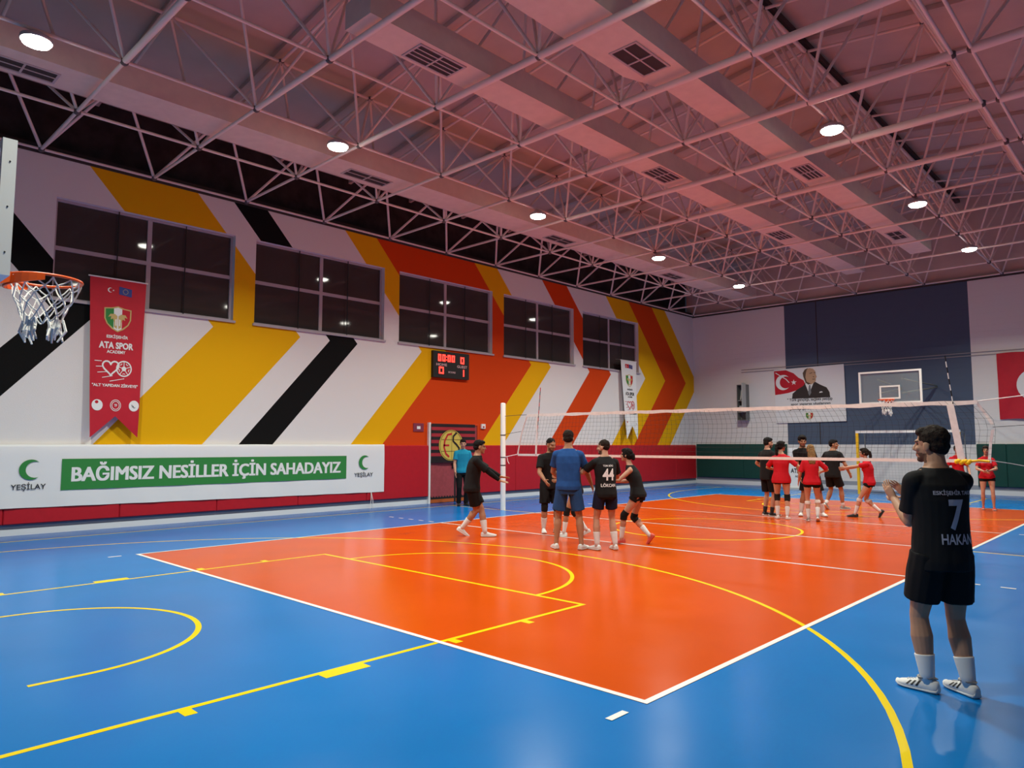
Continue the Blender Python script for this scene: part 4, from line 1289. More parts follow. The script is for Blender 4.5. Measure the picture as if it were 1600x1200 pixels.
MB().tube([(-0.25, 9, 2.34), (-0.42, 9, 1.95), (-0.56, 9, 1.40)], [0.012, 0.012, 0.018], 6).build('end_tape', M['tape_white'], t)
def strip(name, pts, w, m):
    """a flat ribbon in the net plane"""
    rings = []
    for i, p in enumerate(pts):
        a, b = V(*pts[max(i - 1, 0)]), V(*pts[min(i + 1, len(pts) - 1)])
        d = (b - a).normalized()
        s = V(d.z, 0, -d.x) * (w / 2)
        p = V(*p)
        rings.append([p - s - V(0, .004, 0), p + s - V(0, .004, 0), p + s + V(0, .004, 0), p - s + V(0, .004, 0)])
    return MB().loft(rings).build(name, m, t)
strip('end_tape', [(9.20, 9, 2.31), (9.31, 9.01, 2.12), (9.40, 9.0, 1.95)], 0.04, M['tape_white'])
strip('end_tape', [(9.40, 9, 1.87), (9.36, 9.01, 1.68), (9.335, 9.0, 1.42)], 0.04, M['tape_white'])
strip('sideline_tape', [(0.10, 8.985, 2.34), (0.06, 8.985, 1.40)], 0.05, M['tape_white'])
strip('sideline_tape', [(8.85, 8.985, 2.28), (8.97, 8.985, 1.40)], 0.10, M['tape_white'])
def antenna(x0, x1):
    z0, z1 = 1.38, 3.02 if x0 < 4 else 3.06
    a = bpy.data.objects.new('antenna', None)
    COL.objects.link(a)
    a.parent = t
    root = MB()
    for k in range(18):
        f0, f1 = k / 18, (k + 1) / 18
        root.tube([(x0 + (x1 - x0) * f0, 9.0, z0 + (z1 - z0) * f0), (x0 + (x1 - x0) * f1, 9.0, z0 + (z1 - z0) * f1)], 0.009, 6, mi=k % 2)
    bpy.data.objects.remove(a)
    root.build('antenna', [M['white'] if x0 > 4 else M['net_dark'], M['black'] if x0 > 4 else M['print_red']], t)
antenna(0.04, 0.20)
antenna(8.98, 8.81)
rope = lambda nm, pts, r, m: MB().tube(pts, r, 6).build(nm, m, t)
rope('rope', [(-1.0, 9, 2.36), (-0.6, 9, 2.37), (-0.25, 9, 2.375)], 0.006, M['net_dark'])
rope('rope', [(-1.0, 9, 1.90), (-0.41, 9, 1.97)], 0.005, M['net_dark'])
rope('rope', [(-1.0, 9, 1.33), (-0.75, 9, 1.37), (-0.56, 9, 1.40)], 0.009, M['tape_white'])
rope('rope_end', [(-0.93, 9, 1.34), (-0.90, 9, 1.22), (-0.86, 9.01, 1.16)], 0.007, M['tape_white'])
rope('rope', [(9.2, 9, 2.315), (10.045, 9, 2.40)], 0.008, M['tape_white'])
rope('rope', [(9.40, 9, 1.91), (10.045, 9, 1.95)], 0.004, M['net_dark'])
rope('rope', [(9.35, 9, 1.40), (9.6, 9, 1.36), (10.045, 9, 1.27)], 0.007, M['net_grey'])
mb = MB()
for k in range(7):
    x = 8.90 + 0.03 * k
    mb.sphere((x, 8.99, 1.375 + 0.015 * math.sin(k * 2.2)), 0.036 + 0.008 * math.sin(k * 1.7), 0.03, 0.036, nu=10, nv=6)
mb.build('tension_wrap', M['rope_yellow'], t, smooth=True)
rope('yellow_rope', [(9.05, 8.99, 1.38), (9.2, 8.99, 1.40), (9.34, 8.99, 1.385)], 0.018, M['rope_yellow'])
# ------------------------------------------------------------------ people
SKIN = {k: mat('skin_' + k, c, 0.55, 0.35, noise_amt=0.05, noise_scale=20) for k, c in
        {'fair': (0.50, 0.27, 0.18), 'tan': (0.38, 0.185, 0.105), 'olive': (0.44, 0.235, 0.145)}.items()}
M['eye'] = mat('eye_dark', (0.02, 0.015, 0.012), 0.3)
M['lip'] = mat('lip', (0.32, 0.10, 0.08), 0.5)
M['stubble'] = mat('stubble', (0.13, 0.075, 0.05), 0.8, 0.2)
M['hair_black'] = mat('hair_black', (0.008, 0.006, 0.006), 0.75, 0.15, noise_amt=0.5, noise_scale=60, bump=0.8, bump_scale=120)
M['hair_brown'] = mat('hair_brown', (0.018, 0.011, 0.008), 0.75, 0.15, noise_amt=0.5, noise_scale=60, bump=0.8, bump_scale=120)
M['hair_blonde'] = mat('hair_blonde', (0.22, 0.125, 0.05), 0.75, 0.15, noise_amt=0.4, noise_scale=40, bump=0.8, bump_scale=90)
M['cloth_black'] = mat('black_jersey', (0.010, 0.010, 0.011), 0.85, 0.2)
M['cloth_black2'] = mat('black_shorts', (0.007, 0.007, 0.008), 0.85, 0.2)
M['cloth_navy'] = mat('navy_shorts', (0.008, 0.010, 0.030), 0.8, 0.2)
M['cloth_blue'] = mat('blue_tee', (0.016, 0.070, 0.240), 0.85, 0.2, noise_amt=0.12, noise_scale=9)
M['cloth_blue2'] = mat('blue_shorts', (0.018, 0.065, 0.190), 0.85, 0.2, noise_amt=0.08, noise_scale=9)
M['cloth_red'] = mat('red_tee', (0.50, 0.010, 0.020), 0.85, 0.2, noise_amt=0.06, noise_scale=9)
M['cloth_teal'] = mat('turquoise_polo', (0.012, 0.245, 0.400), 0.85, 0.2)
M['pad_black'] = mat('knee_pad_black', (0.010, 0.010, 0.010), 0.8, 0.2)
M['pad_white'] = mat('knee_pad_white', (0.66, 0.60, 0.56), 0.8, 0.2)
M['sock_white'] = mat('sock_white', (0.70, 0.70, 0.70), 0.9, 0.2)
M['shoe_white'] = mat('shoe_white', (0.70, 0.70, 0.69), 0.5, 0.4)
M['shoe_grey'] = mat('shoe_grey', (0.22, 0.21, 0.21), 0.6, 0.3)
M['shoe_black'] = mat('shoe_black', (0.015, 0.015, 0.016), 0.5, 0.4)
M['shoe_red'] = mat('shoe_coral', (0.60, 0.08, 0.06), 0.5, 0.4)
M['sole_white'] = mat('sole_white', (0.72, 0.72, 0.70), 0.6, 0.3)
M['sole_dark'] = mat('sole_dark', (0.03, 0.03, 0.035), 0.6, 0.3)

_lab = bpy.data.scenes.new('lab')
def fuse(mb, name, voxel, smooth=3):
    """fuse overlapping closed pieces into one continuous skin"""
    me = mb.mesh(name, M['white'])
    bm = bmesh.new()
    bm.from_mesh(me)
    bmesh.ops.recalc_face_normals(bm, faces=bm.faces)
    bm.to_mesh(me)
    bm.free()
    o = bpy.data.objects.new(name, me)
    _lab.collection.objects.link(o)
    r = o.modifiers.new('r', 'REMESH')
    r.mode = 'VOXEL'
    r.voxel_size = voxel
    s = o.modifiers.new('s', 'SMOOTH')
    s.factor = 0.5
    s.iterations = smooth
    vl = _lab.view_layers[0]
    vl.update()
    out = bpy.data.meshes.new_from_object(o.evaluated_get(vl.depsgraph))
    bpy.data.objects.remove(o)
    bpy.data.meshes.remove(me)
    out.name = name
    out.materials.clear()
    out.polygons.foreach_set('use_smooth', [True] * len(out.polygons))
    return out

def crumple(me, amp, scale, seed, stretch=(1, 1, 0.5)):
    me.update()
    off = V(seed * 3.1, seed * 1.7, seed * 5.3)
    nr = [v.normal.copy() for v in me.vertices]
    for v, n in zip(me.vertices, nr):
        q = V(v.co.x * stretch[0], v.co.y * stretch[1], v.co.z * stretch[2])
        v.co += n * (noise.noise(q * scale + off) * amp + noise.noise(q * scale * 2.7 + off) * amp * 0.5)
    me.update()

def link(me, mats, parent, name=None):
    for m in (mats if isinstance(mats, (list, tuple)) else [mats]):
        me.materials.append(m)
    o = bpy.data.objects.new(name or me.name, me)
    COL.objects.link(o)
    if parent is not None:
        o.parent = parent
    return o

def ering(c, side, fwd, rx, ry, n=20):
    return [c + side * (rx * math.cos(a)) + fwd * (ry * math.sin(a)) for a in (2 * math.pi * k / n for k in range(n))]

def limb(mb, p0, p1, prof, n=14, ends=True, squash=1.0, side=None):
    """round tapering limb, prof = [(t, radius)...]"""
    d = (p1 - p0).normalized()
    s = side if side is not None else d.orthogonal()
    s = (s - d * s.dot(d)).normalized()
    u = d.cross(s)
    mb.loft([ering(p0.lerp(p1, t), s, u, r, r * squash, n) for t, r in prof])
    if ends:
        for t, r in (prof[0], prof[-1]):
            mb.sphere(p0.lerp(p1, t), r * .985, nu=12, nv=8)

def ik(a, c, l1, l2, pole):
    d = c - a
    L = min(d.length, (l1 + l2) * 0.999)
    L = max(L, abs(l1 - l2) + 0.01)
    dn = d.normalized()
    c2 = a + dn * L
    x = (l1 * l1 - l2 * l2 + L * L) / (2 * L)
    h = math.sqrt(max(0, l1 * l1 - x * x))
    pv = pole - dn * pole.dot(dn)
    pv = pv.normalized() if pv.length > 1e-4 else dn.orthogonal()
    return a + dn * x + pv * h, c2

MALE = [(.83, .150, .108), (.88, .165, .118), (.95, .166, .118), (1.05, .150, .106), (1.15, .153, .106), (1.27, .172, .116), (1.37, .178, .110), (1.43, .150, .088), (1.46, .118, .074), (1.49, .080, .064), (1.525, .060, .058)]
FEM = [(.83, .158, .108), (.88, .174, .122), (.95, .166, .116), (1.05, .130, .096), (1.13, .129, .095), (1.25, .146, .114), (1.34, .152, .102), (1.41, .128, .078), (1.44, .098, .064), (1.47, .064, .054), (1.505, .049, .050)]

def hand(mb, w, d, n, thumb, s, curl, spread=0.10):
    """w wrist, d finger direction, n palm normal (fingers curl toward it), thumb = thumb side"""
    d, n = d.normalized(), n.normalized()
    n = (n - d * n.dot(d)).normalized()
    th = (thumb - d * thumb.dot(d) - n * thumb.dot(n)).normalized()
    k = 0.095 * s
    mb.loft([ering(w + d * (k * t), th, n, rx * s, ry * s, 12) for t, rx, ry in ((-.15, .026, .021), (.15, .032, .018), (.55, .041, .017), (.95, .043, .0145), (1.05, .038, .011))])
    for off, L, r in ((.031, .072, .0088), (.0105, .080, .0090), (-.0105, .074, .0087), (-.031, .058, .0078)):
        p = w + d * (k * 0.95) + th * (off * s)
        dd = (d + th * (spread * off / .031)).normalized()
        for q, (f, a) in enumerate(((.45, .35), (.31, .75), (.24, 1.0))):
            ang = curl * a
            e = p + (dd * math.cos(ang) + n * math.sin(ang)) * (L * f * s)
            r0, r1 = r * s * (1 - .08 * q), r * s * (.93 - .10 * q)
            limb(mb, p, e, [(0, r0), (1, r1)], 8)
            p = e
    p = w + d * (k * .22) + th * (.030 * s)
    e = p + (d * .55 + th * .75 + n * .25).normalized() * (.042 * s)
    limb(mb, p, e, [(0, .0135 * s), (1, .0105 * s)], 8)
    e2 = e + (d * .85 + th * .35 + n * .3).normalized() * (.033 * s)
    limb(mb, e, e2, [(0, .0105 * s), (1, .0085 * s)], 8)

SHOE = [(-.070, .018, .016, .062), (-.062, .031, .001, .082), (-.035, .036, .0, .088), (.005, .036, .0, .095), (.045, .040, .0, .084), (.095, .046, .0, .064), (.145, .047, .0, .052), (.180, .040, .004, .044), (.203, .022, .014, .034)]
def shoe_ring(y, hw, z0, z1, k, n=16):
    pts = []
    for i in range(n):
        a = 2 * math.pi * i / n
        ca, sa = math.cos(a), math.sin(a)
        x = hw * math.copysign(abs(ca) ** 0.6, ca)
        e = 0.45 if sa < 0 else 0.8
        z = (z0 + z1) / 2 + (z1 - z0) / 2 * math.copysign(abs(sa) ** e, sa)
        if sa > 0:
            x *= 1 - 0.35 * (z - (z0 + z1) / 2) / ((z1 - z0) / 2)
        pts.append(V(x, y, z) * k)
    return pts

def person(label, loc, rotz, H=1.78, fem=False, skin='tan', lean=0.02, side_lean=0.0, twist=0.0, pelvis_drop=0.0, head=(0, 0), head_fwd=0.02,
           feet=((-.11, 0, 8, 0), (.11, 0, -8, 0)), hands=((-.26, .12, .86), (.26, .12, .86)), elbows=((-.3, -1, 0), (.3, -1, 0)), handdir=None, palm=None, curl=(0.45, 0.45),
           shirt='cloth_black', sleeve=0.62, long_sleeve=None, hem=0.80, shorts='cloth_black2', leg_len=0.72, leg_w=1.0, trousers=False, hair='short', hair_mat='hair_black',
           beard=False, pads=None, pad_at=0.0, socks='sock_white', sock_h=0.20, shoe='shoe_white', sole='sole_white', voxel=.008, prints=None, group=None, seed=1, build=1.0, collar=False, legs=1.0, neck=1.0, hscale=1.0):
    """body faces local +Y, local +X is the person's right hand side as seen from behind"""
    s = H / 1.78
    prof = [(z * s, rx * s * build, ry * s * build) for z, rx, ry in (FEM if fem else MALE)]
    l1, l2 = .415 * s, .408 * s
    hipw = .092 * s
    # ankles
    ank, fdir, balls = [], [], []
    for (fx, fy, yaw, pitch) in feet:
        fd = V(math.sin(R(-yaw)), math.cos(R(-yaw)), 0)
        ball = V(fx, fy, 0) + fd * (.125 * s)
        p = R(pitch)
        heel = -fd * math.cos(p) + EZ * math.sin(p)
        upv = EZ * math.cos(p) + fd * math.sin(p)
        ank.append(ball + heel * (.125 * s) + upv * (.085 * s))
        fdir.append((fd, p))
        balls.append(ball)
    pel = V((feet[0][0] + feet[1][0]) / 2, (feet[0][1] + feet[1][1]) / 2, .915 * s)
    pel.z -= pelvis_drop * s
    pel.y += 0.0
    for _ in range(60):
        hips = [pel + V(sx * hipw, 0, -.02 * s) for sx in (-1, 1)]
        if all((hips[i] - ank[i]).length <= (l1 + l2) * .995 for i in (0, 1)):
            break
        pel.z -= .005
    knees = []
    for i in (0, 1):
        kp = V(fdir[i][0].x * .6 + (-.06, .06)[i], 1, 0.1)
        knees.append(ik(hips[i], ank[i], l1, l2, kp)[0])
    z0, z1 = .90 * s, 1.50 * s
    def spine(z):
        t = (z - z0) / (z1 - z0)
        tt = max(0, t)
        return V(pel.x + side_lean * s * tt, pel.y + lean * s * tt ** 1.2 - 0.012 * s * math.sin(min(1, tt) * math.pi), pel.z + (z - z0) - abs(lean) * .25 * s * tt - (0.015 * s if t < 0 else 0) * 0)
    def frame_at(z):
        t = max(0, min(1, (z - z0) / (z1 - z0)))
        a = R(twist) * t
        return V(math.cos(a), math.sin(a), 0), V(-math.sin(a), math.cos(a), 0)
    def torso_rings(zs_prof, add, n=24):
        out = []
        for z, rx, ry in zs_prof:
            sd, fw = frame_at(z)
            out.append(ering(spine(z), sd, fw, rx + add, ry + add, n))
        return out
    b = MB()
    b.loft(torso_rings(prof, 0))
    if fem:
        sd, fw = frame_at(1.24 * s)
        for sx in (-1, 1):
            b.sphere(spine(1.235 * s) + sd * (sx * .068 * s) + fw * (.085 * s), .058 * s, .050 * s, .058 * s)
    if fem:
        lg = lambda t: ((0, .092), (.25, .086), (.6, .066), (1, .050))
    th_prof = [(0, .088), (.25, .084), (.6, .066), (.9, .053), (1, .051)] if not fem else [(0, .092), (.25, .086), (.6, .066), (.9, .051), (1, .049)]
    cf_prof = [(0, .050), (.14, .052), (.32, .060), (.55, .051), (.85, .036), (1, .036)] if not fem else [(0, .047), (.14, .047), (.32, .053), (.55, .044), (.85, .031), (1, .031)]
    bk = s * (0.6 + 0.4 * build) * legs
    for i in (0, 1):
        limb(b, hips[i], knees[i], [(t, r * bk) for t, r in th_prof])
        calf_off = (ank[i] - knees[i]).normalized()
        limb(b, knees[i], ank[i], [(t, r * bk) for t, r in cf_prof])
        bulge = knees[i].lerp(ank[i], .30) - (knees[i] - (hips[i] + ank[i]) / 2).normalized() * .010 * s if (knees[i] - (hips[i] + ank[i]) / 2).length > .02 else knees[i].lerp(ank[i], .30) + V(0, -.012 * s, 0)
        b.sphere(bulge, .046 * bk, .046 * bk, .085 * s)
        fd, p = fdir[i]
        b.sphere(ank[i] + V(0, 0, -.03 * s), .030 * s, .034 * s, .04 * s)
    # arms
    shz = (1.390 if not fem else 1.360) * s
    sd, fw = frame_at(shz)
    shw = (.176 if not fem else .152) * s * (0.5 + 0.5 * build)
    sh = [spine(shz) + sd * (sx * shw) for sx in (-1, 1)]
    a1, a2 = (.290, .255) if not fem else (.275, .24)
    a1, a2 = a1 * s, a2 * s
    elb, wr = [], []
    for i in (0, 1):
        e, w = ik(sh[i], V(*hands[i]), a1, a2, V(*elbows[i]))
        elb.append(e)
        wr.append(w)
    ak = s * (0.65 + 0.35 * build) * (0.86 if fem else 1.0)
    for i in (0, 1):
        b.sphere(sh[i], .060 * ak)
        limb(b, spine((1.462 if not fem else 1.425) * s), sh[i] + V(0, 0, .008 * s), [(0, .052 * ak), (1, .050 * ak)])
        limb(b, sh[i], elb[i], [(0, .056 * ak), (.35, .051 * ak), (.8, .041 * ak), (1, .039 * ak)])
        limb(b, elb[i], wr[i], [(0, .040 * ak), (.22, .044 * ak), (.6, .036 * ak), (1, .0265 * ak)])
        fdv = (wr[i] - elb[i]).normalized()
        d = V(*handdir[i]) if handdir and handdir[i] else fdv
        nrm = V(*palm[i]) if palm and palm[i] else V((1, -1)[i] * 1.0, 0.1, 0)
        d2 = d.normalized()
        tb = V(0, 1, .3) if abs(d2.y) < .7 else V(0, 0, 1)
        hand(b, wr[i], d, nrm, tb, s * (0.93 if fem else 1.0), curl[i])
    # neck and head
    nb = spine(1.47 * s)
    yaw, pit = R(head[0]), R(head[1])
    ntop = spine(1.53 * s) + V(0, head_fwd * s, 0)
    hf = V(math.sin(-yaw) * math.cos(pit), math.cos(yaw) * math.cos(pit), math.sin(pit))
    hs = V(math.cos(yaw), math.sin(yaw), 0)
    hu = hs.cross(hf)
    hk = s * (1.0 if fem else 1.04) * hscale
    hc = ntop + EZ * (.112 * s) + hf * (.012 * s)
    limb(b, nb, hc - hu * (.045 * hk) - hf * (.012 * hk), [(0, (.064 if not fem else .049) * s * neck), (1, (.058 if not fem else .046) * s * neck)])
    HP = lambda x, y, z: hc + hs * (x * hk) + hf * (y * hk) + hu * (z * hk)
    ax = (hs, hf, hu)
    E_ = lambda c, r: b.sphere(HP(*c), r[0] * hk, r[1] * hk, r[2] * hk, ax)
    E_((0, -.012, .030), (.074, .091, .084))
    E_((0, .022, -.030), (.060, .070, .082))
    E_((0, .045, -.072), (.042, .040, .036))
    E_((0, .066, -.094), (.026, .024, .018))
    E_((0, .072, .022), (.052, .022, .014))
    b.loft([ering(HP(0, .086, .016), hs, hf, .008 * hk, .008 * hk, 10), ering(HP(0, .100, -.012), hs, hf, .011 * hk, .014 * hk, 10), ering(HP(0, .103, -.030), hs, hf, .016 * hk, .017 * hk, 10), ering(HP(0, .090, -.040), hs, hf, .013 * hk, .012 * hk, 10)])
    E_((0, .084, -.060), (.024, .012, .0065))
    E_((0, .082, -.070), (.021, .012, .007))
    for sx in (-1, 1):
        E_((sx * .075, -.006, -.012), (.010, .022, .032))
        E_((sx * .040, .058, -.026), (.022, .022, .020))
    me = fuse(b, 'person', voxel)
    for m_ in (SKIN[skin], M['eye'], M['lip'], M['stubble']):
        me.materials.append(m_)
    # eyes, lips and beard by place on the face
    for p in me.polygons:
        q = p.center - hc
        if q.length > .16 * hk:
            continue
        x, y, z = q.dot(hs) / hk, q.dot(hf) / hk, q.dot(hu) / hk
        if y < .03:
            if beard and y > .0 and z < -.055 and z > -.115 and abs(x) < .075:
                p.material_index = 3
            continue
        ax_ = abs(x)
        if abs(ax_ - .031) < .015 and abs(z - .004) < .0062:
            p.material_index = 1
        elif abs(ax_ - .031) < .020 and abs(z - .024) < .0045:
            p.material_index = 3
        elif ax_ < .023 and abs(z + .065) < .0075 and y > .07:
            p.material_index = 2
        elif beard and (z < -.078 or (z < -.050 and ax_ > .040) or (z < -.045 and z > -.058 and y > .07)) and z > -.13:
            p.material_index = 3
    root = bpy.data.objects.new('person', me)
    COL.objects.link(root)
    root.location = (loc[0], loc[1], 0.002)
    root.rotation_euler = (0, 0, R(rotz))
    tag(root, label, 'person', group)

    # shirt
    q = MB()
    sp = []
    hem_z = hem * s
    sadd = .017 * s
    zs = [hem_z, hem_z + .06 * s, hem_z + .14 * s] + [z * s for z in ((1.05, 1.15, 1.27, 1.37, 1.43, 1.46, 1.488) if not fem else (1.05, 1.13, 1.25, 1.34, 1.41, 1.44, 1.462))]
    def at(z):
        for (za, xa, ya), (zb, xb, yb) in zip(prof, prof[1:]):
            if za <= z <= zb:
                f = (z - za) / (zb - za)
                return xa + (xb - xa) * f, ya + (yb - ya) * f
        return prof[0][1:] if z < prof[0][0] else prof[-1][1:]
    zs = sorted(set(round(z, 4) for z in zs))
    for z in zs:
        rx, ry = at(z)
        if z < 1.2 * s:
            rx, ry = max(rx, at(1.20 * s)[0] * (.985 if not fem else .93)), max(ry, at(1.2 * s)[1] * (.99 if not fem else .96))
        add = sadd + (.012 * s if z <= hem_z + .07 * s else 0)
        if z > 1.40 * s:
            add = .014 * s
        sp.append((z, rx + add, ry + add))
    q.loft(torso_rings(sp, 0))
    if fem:
        sd, fw = frame_at(1.24 * s)
        for sx in (-1, 1):
            q.sphere(spine(1.235 * s) + sd * (sx * .066 * s) + fw * (.085 * s), .070 * s, .062 * s, .072 * s)
    for i in (0, 1):
        if sleeve <= 0:
            q.sphere(sh[i] - sd * ((-1, 1)[i] * .02 * s), .060 * ak)
            continue
        limb(q, spine((1.446 if not fem else 1.41) * s), sh[i] + V(0, 0, .006 * s), [(.15, .056 * ak), (1, .062 * ak)], ends=False)
        q.sphere(sh[i], .067 * ak)
        limb(q, sh[i], elb[i], [(0, .067 * ak), (.3, .067 * ak), (sleeve, .071 * ak)], ends=False)
    sme = fuse(q, 'shirt', max(voxel, .007), 4)
    crumple(sme, .006 * s, 7, seed)
    shirt_o = link(sme, M[shirt], root)
    if collar:
        c = MB()
        cz = 1.475 * s
        sd_, fw_ = frame_at(cz)
        c.loft([ering(spine(cz - .02 * s), sd_, fw_, .098 * s, .078 * s), ering(spine(cz + .025 * s), sd_, fw_, .072 * s, .066 * s)])
        link(c.mesh('collar', M[shirt]), [], shirt_o).data.polygons.foreach_set('use_smooth', [True] * len(c.f))
    if long_sleeve:
        for i in (0, 1):
            c = MB()
            limb(c, sh[i].lerp(elb[i], .5), elb[i], [(0, .053 * ak), (1, .047 * ak)])
            limb(c, elb[i], wr[i], [(0, .047 * ak), (.22, .049 * ak), (.6, .042 * ak), (.93, .034 * ak)], ends=False)
            c.sphere(elb[i], .0465 * ak)
            link(fuse(c, 'arm_sleeve', .007, 2), M[long_sleeve], root)

    # shorts or trousers
    q = MB()
    wp = []
    for z in (.80, .85, .90, .97, 1.03):
        rx, ry = at(z * s)
        wp.append((z * s, rx + .010 * s, ry + .010 * s))
    q.loft(torso_rings(wp, 0))
    for i in (0, 1):
        if trousers:
            limb(q, hips[i], knees[i], [(0, .100 * bk), (.4, .092 * bk), (1, .075 * bk)])
            limb(q, knees[i], ank[i], [(0, .075 * bk), (.5, .068 * bk), (1.03, .064 * bk)], ends=False)
            q.sphere(knees[i], .074 * bk)
        else:
            r0 = .098 * bk
            r1 = (.092 + .014 * (leg_w - .4)) * bk if leg_w > .5 else (.080 if leg_len > .3 else .092) * bk
            limb(q, hips[i] + V(0, 0, .03 * s), knees[i], [(0, r0), (.3, r0 + (.004 if leg_w > .5 else -.002)), (leg_len, r1)], ends=False)
    wme = fuse(q, 'trousers' if trousers else 'shorts', max(voxel, .007), 3)
    crumple(wme, .005 * s if leg_w > .5 else .002, 8, seed + 9)
    link(wme, M[shorts], root)

    # hair
    q = MB()
    S = lambda c, r: q.sphere(HP(*c), r[0] * hk, r[1] * hk, r[2] * hk, ax, 20, 12)
    if hair == 'short':
        S((0, -.022, .044), (.081, .094, .083))
        S((0, .030, .082), (.062, .060, .036))
        S((0, -.048, -.004), (.071, .062, .066))
    elif hair == 'crop':
        S((0, -.020, .040), (.078, .092, .081))
        S((0, -.045, .0), (.070, .060, .058))
    elif hair == 'curly':
        S((0, -.018, .050), (.090, .098, .088))
        S((0, .035, .088), (.066, .060, .040))
        S((0, -.045, .0), (.078, .066, .068))
    else:
        S((0, -.020, .040), (.083, .098, .086))
        S((0, .020, .080), (.066, .072, .040))
        S((0, -.045, -.005), (.080, .068, .078))
        for sx in (-1, 1):
            S((sx * .068, .005, .01), (.018, .045, .062))
    if hair == 'bun':
        S((0, -.110, -.010), (.050, .048, .056))
        S((0, -.125, -.050), (.040, .035, .045))
    if hair == 'pony':
        pts = [HP(0, -.085, .045), HP(0, -.135, .02), HP(.005, -.145, -.08), HP(.0, -.130, -.19), HP(-.01, -.125, -.27)]
        q.tube(pts, [.026 * hk, .034 * hk, .036 * hk, .030 * hk, .010 * hk], 12)
    if hair == 'long':
        for x0 in (-.030, 0, .030):
            q.tube([HP(x0, -.07, .02), HP(x0 * 1.3, -.095, -.09), HP(x0 * 1.5, -.115, -.20), HP(x0 * 1.3, -.12, -.31), HP(x0 * .8, -.115, -.39)], [.046 * hk, .046 * hk, .042 * hk, .032 * hk, .012 * hk], 12)
    hme = fuse(q, 'hair', max(voxel * .9, .006), 2)
    crumple(hme, .0065, 34, seed + 4, (1, 1, 1))
    link(hme, M[hair_mat], root)

    # socks, knee pads, shoes
    for i in (0, 1):
        kd, fd_p = (ank[i] - knees[i]), fdir[i]
        if socks and not trousers:
            c = MB()
            t0 = 1 - sock_h * s / kd.length
            rr = lambda t: [r for r in (cf_prof[-2][1] + (cf_prof[-3][1] - cf_prof[-2][1]) * max(0, (.85 - t) / .30),)][0] * bk
            limb(c, knees[i], ank[i], [(t0, rr(t0) + .0055 * s), (t0 + .02, rr(t0) + .006 * s), (.92, rr(.92) + .006 * s), (1.08, .036 * s)], 16, ends=False)
            o = c.mesh('sock', M[socks])
            o.polygons.foreach_set('use_smooth', [len(p.vertices) == 4 for p in o.polygons])
            so = bpy.data.objects.new('sock', o)
            COL.objects.link(so)
            so.parent = root
        pk = pads[i] if pads else None
        if pk:
            c = MB()
            k0, k1, k2 = knees[i].lerp(hips[i], .20 - pad_at), knees[i].lerp(ank[i], pad_at), knees[i].lerp(ank[i], .20 + pad_at)
            if pad_at <= 0:
                limb(c, k0, knees[i], [(0, .064 * bk), (1, .066 * bk)], ends=False)
                c.sphere(knees[i], .066 * bk)
                limb(c, knees[i], k2, [(0, .066 * bk), (1, .061 * bk)], ends=False)
            else:
                limb(c, k1, k2, [(0, .062 * bk), (.5, .068 * bk), (1, .062 * bk)], ends=False)
            link(fuse(c, 'knee_pad', .007, 2), M[pk], root)
        fd, p = fdir[i]
        k = s * (.94 if fem else 1.0)
        upv = EZ * math.cos(p) + fd * math.sin(p)
        tow = fd * math.cos(p) - EZ * math.sin(p)
        rt = tow.cross(upv)
        base = balls[i] - tow * (.125 * s)
        lift = 0.0
        def T(pt):
            return base + rt * pt.x + tow * pt.y + upv * (pt.z + lift)
        sc = MB()
        sc.loft([[T(v) for v in shoe_ring(y, hw, z0_ + .004, z1_, k)] for y, hw, z0_, z1_ in SHOE])
        sm = sc.mesh('shoe', M[shoe])
        sm.polygons.foreach_set('use_smooth', [len(pp.vertices) == 4 for pp in sm.polygons])
        so = bpy.data.objects.new('shoe', sm)
        COL.objects.link(so)
        so.parent = root
        sl = MB()
        sl.loft([[T(v) for v in shoe_ring(y * 1.012, hw + .003, z0_, z0_ + .026 + (.006 if y < .0 else 0), k)] for y, hw, z0_, z1_ in SHOE])
        lm = sl.mesh('sole', M[sole])
        lm.polygons.foreach_set('use_smooth', [len(pp.vertices) == 4 for pp in lm.polygons])
        lo = bpy.data.objects.new('sole', lm)
        COL.objects.link(lo)
        lo.parent = so
        if prints and prints.get('shoe_stripes'):
            tree = BVHTree.FromPolygons([v.co for v in sm.vertices], [tuple(pp.vertices) for pp in sm.polygons])
            for sgn in (-1, 1):
                for j in range(3):
                    st = MB()
                    rows = []
                    for f in range(6):
                        row = []
                        for e in (0, 1):
                            y = (.030 + .030 * j + .014 * e) + .022 * (1 - f / 5) * 1.0
                            z = .030 + (.068 - .006 * j - .030) * f / 5
                            o_ = T(V(sgn * .2, y, z) * k)
                            hit = tree.ray_cast(o_, -rt * sgn)
                            row.append(hit[0] + rt * sgn * .0015 if hit[0] else T(V(sgn * .04, y, z) * k))
                        rows.append(row)
                    st.loft(rows, cap=False, closed=False)
                    mm = st.mesh('side_stripe', M['shoe_black'])
                    oo = bpy.data.objects.new('side_stripe', mm)
                    COL.objects.link(oo)
                    oo.parent = so
            lc = MB()
            for j in range(5):
                y = .055 + .018 * j
                a = tree.ray_cast(T(V(-.017, y, .3) * k), -upv)[0]
                c_ = tree.ray_cast(T(V(.017, y + .006, .3) * k), -upv)[0]
                if a and c_:
                    lc.tube([a + upv * .002, (a + c_) / 2 + upv * .004, c_ + upv * .002], .003, 6)
            for sx in (-1, 1):
                a = T(V(0, .05, .092) * k)
                lc.tube([a, a + rt * (sx * .02) + upv * .012, a + rt * (sx * .035) - upv * .004], .003, 6)
            mm = lc.mesh('laces', M['sole_white'])
            oo = bpy.data.objects.new('laces', mm)
            COL.objects.link(oo)
            oo.parent = so
            cl = MB()
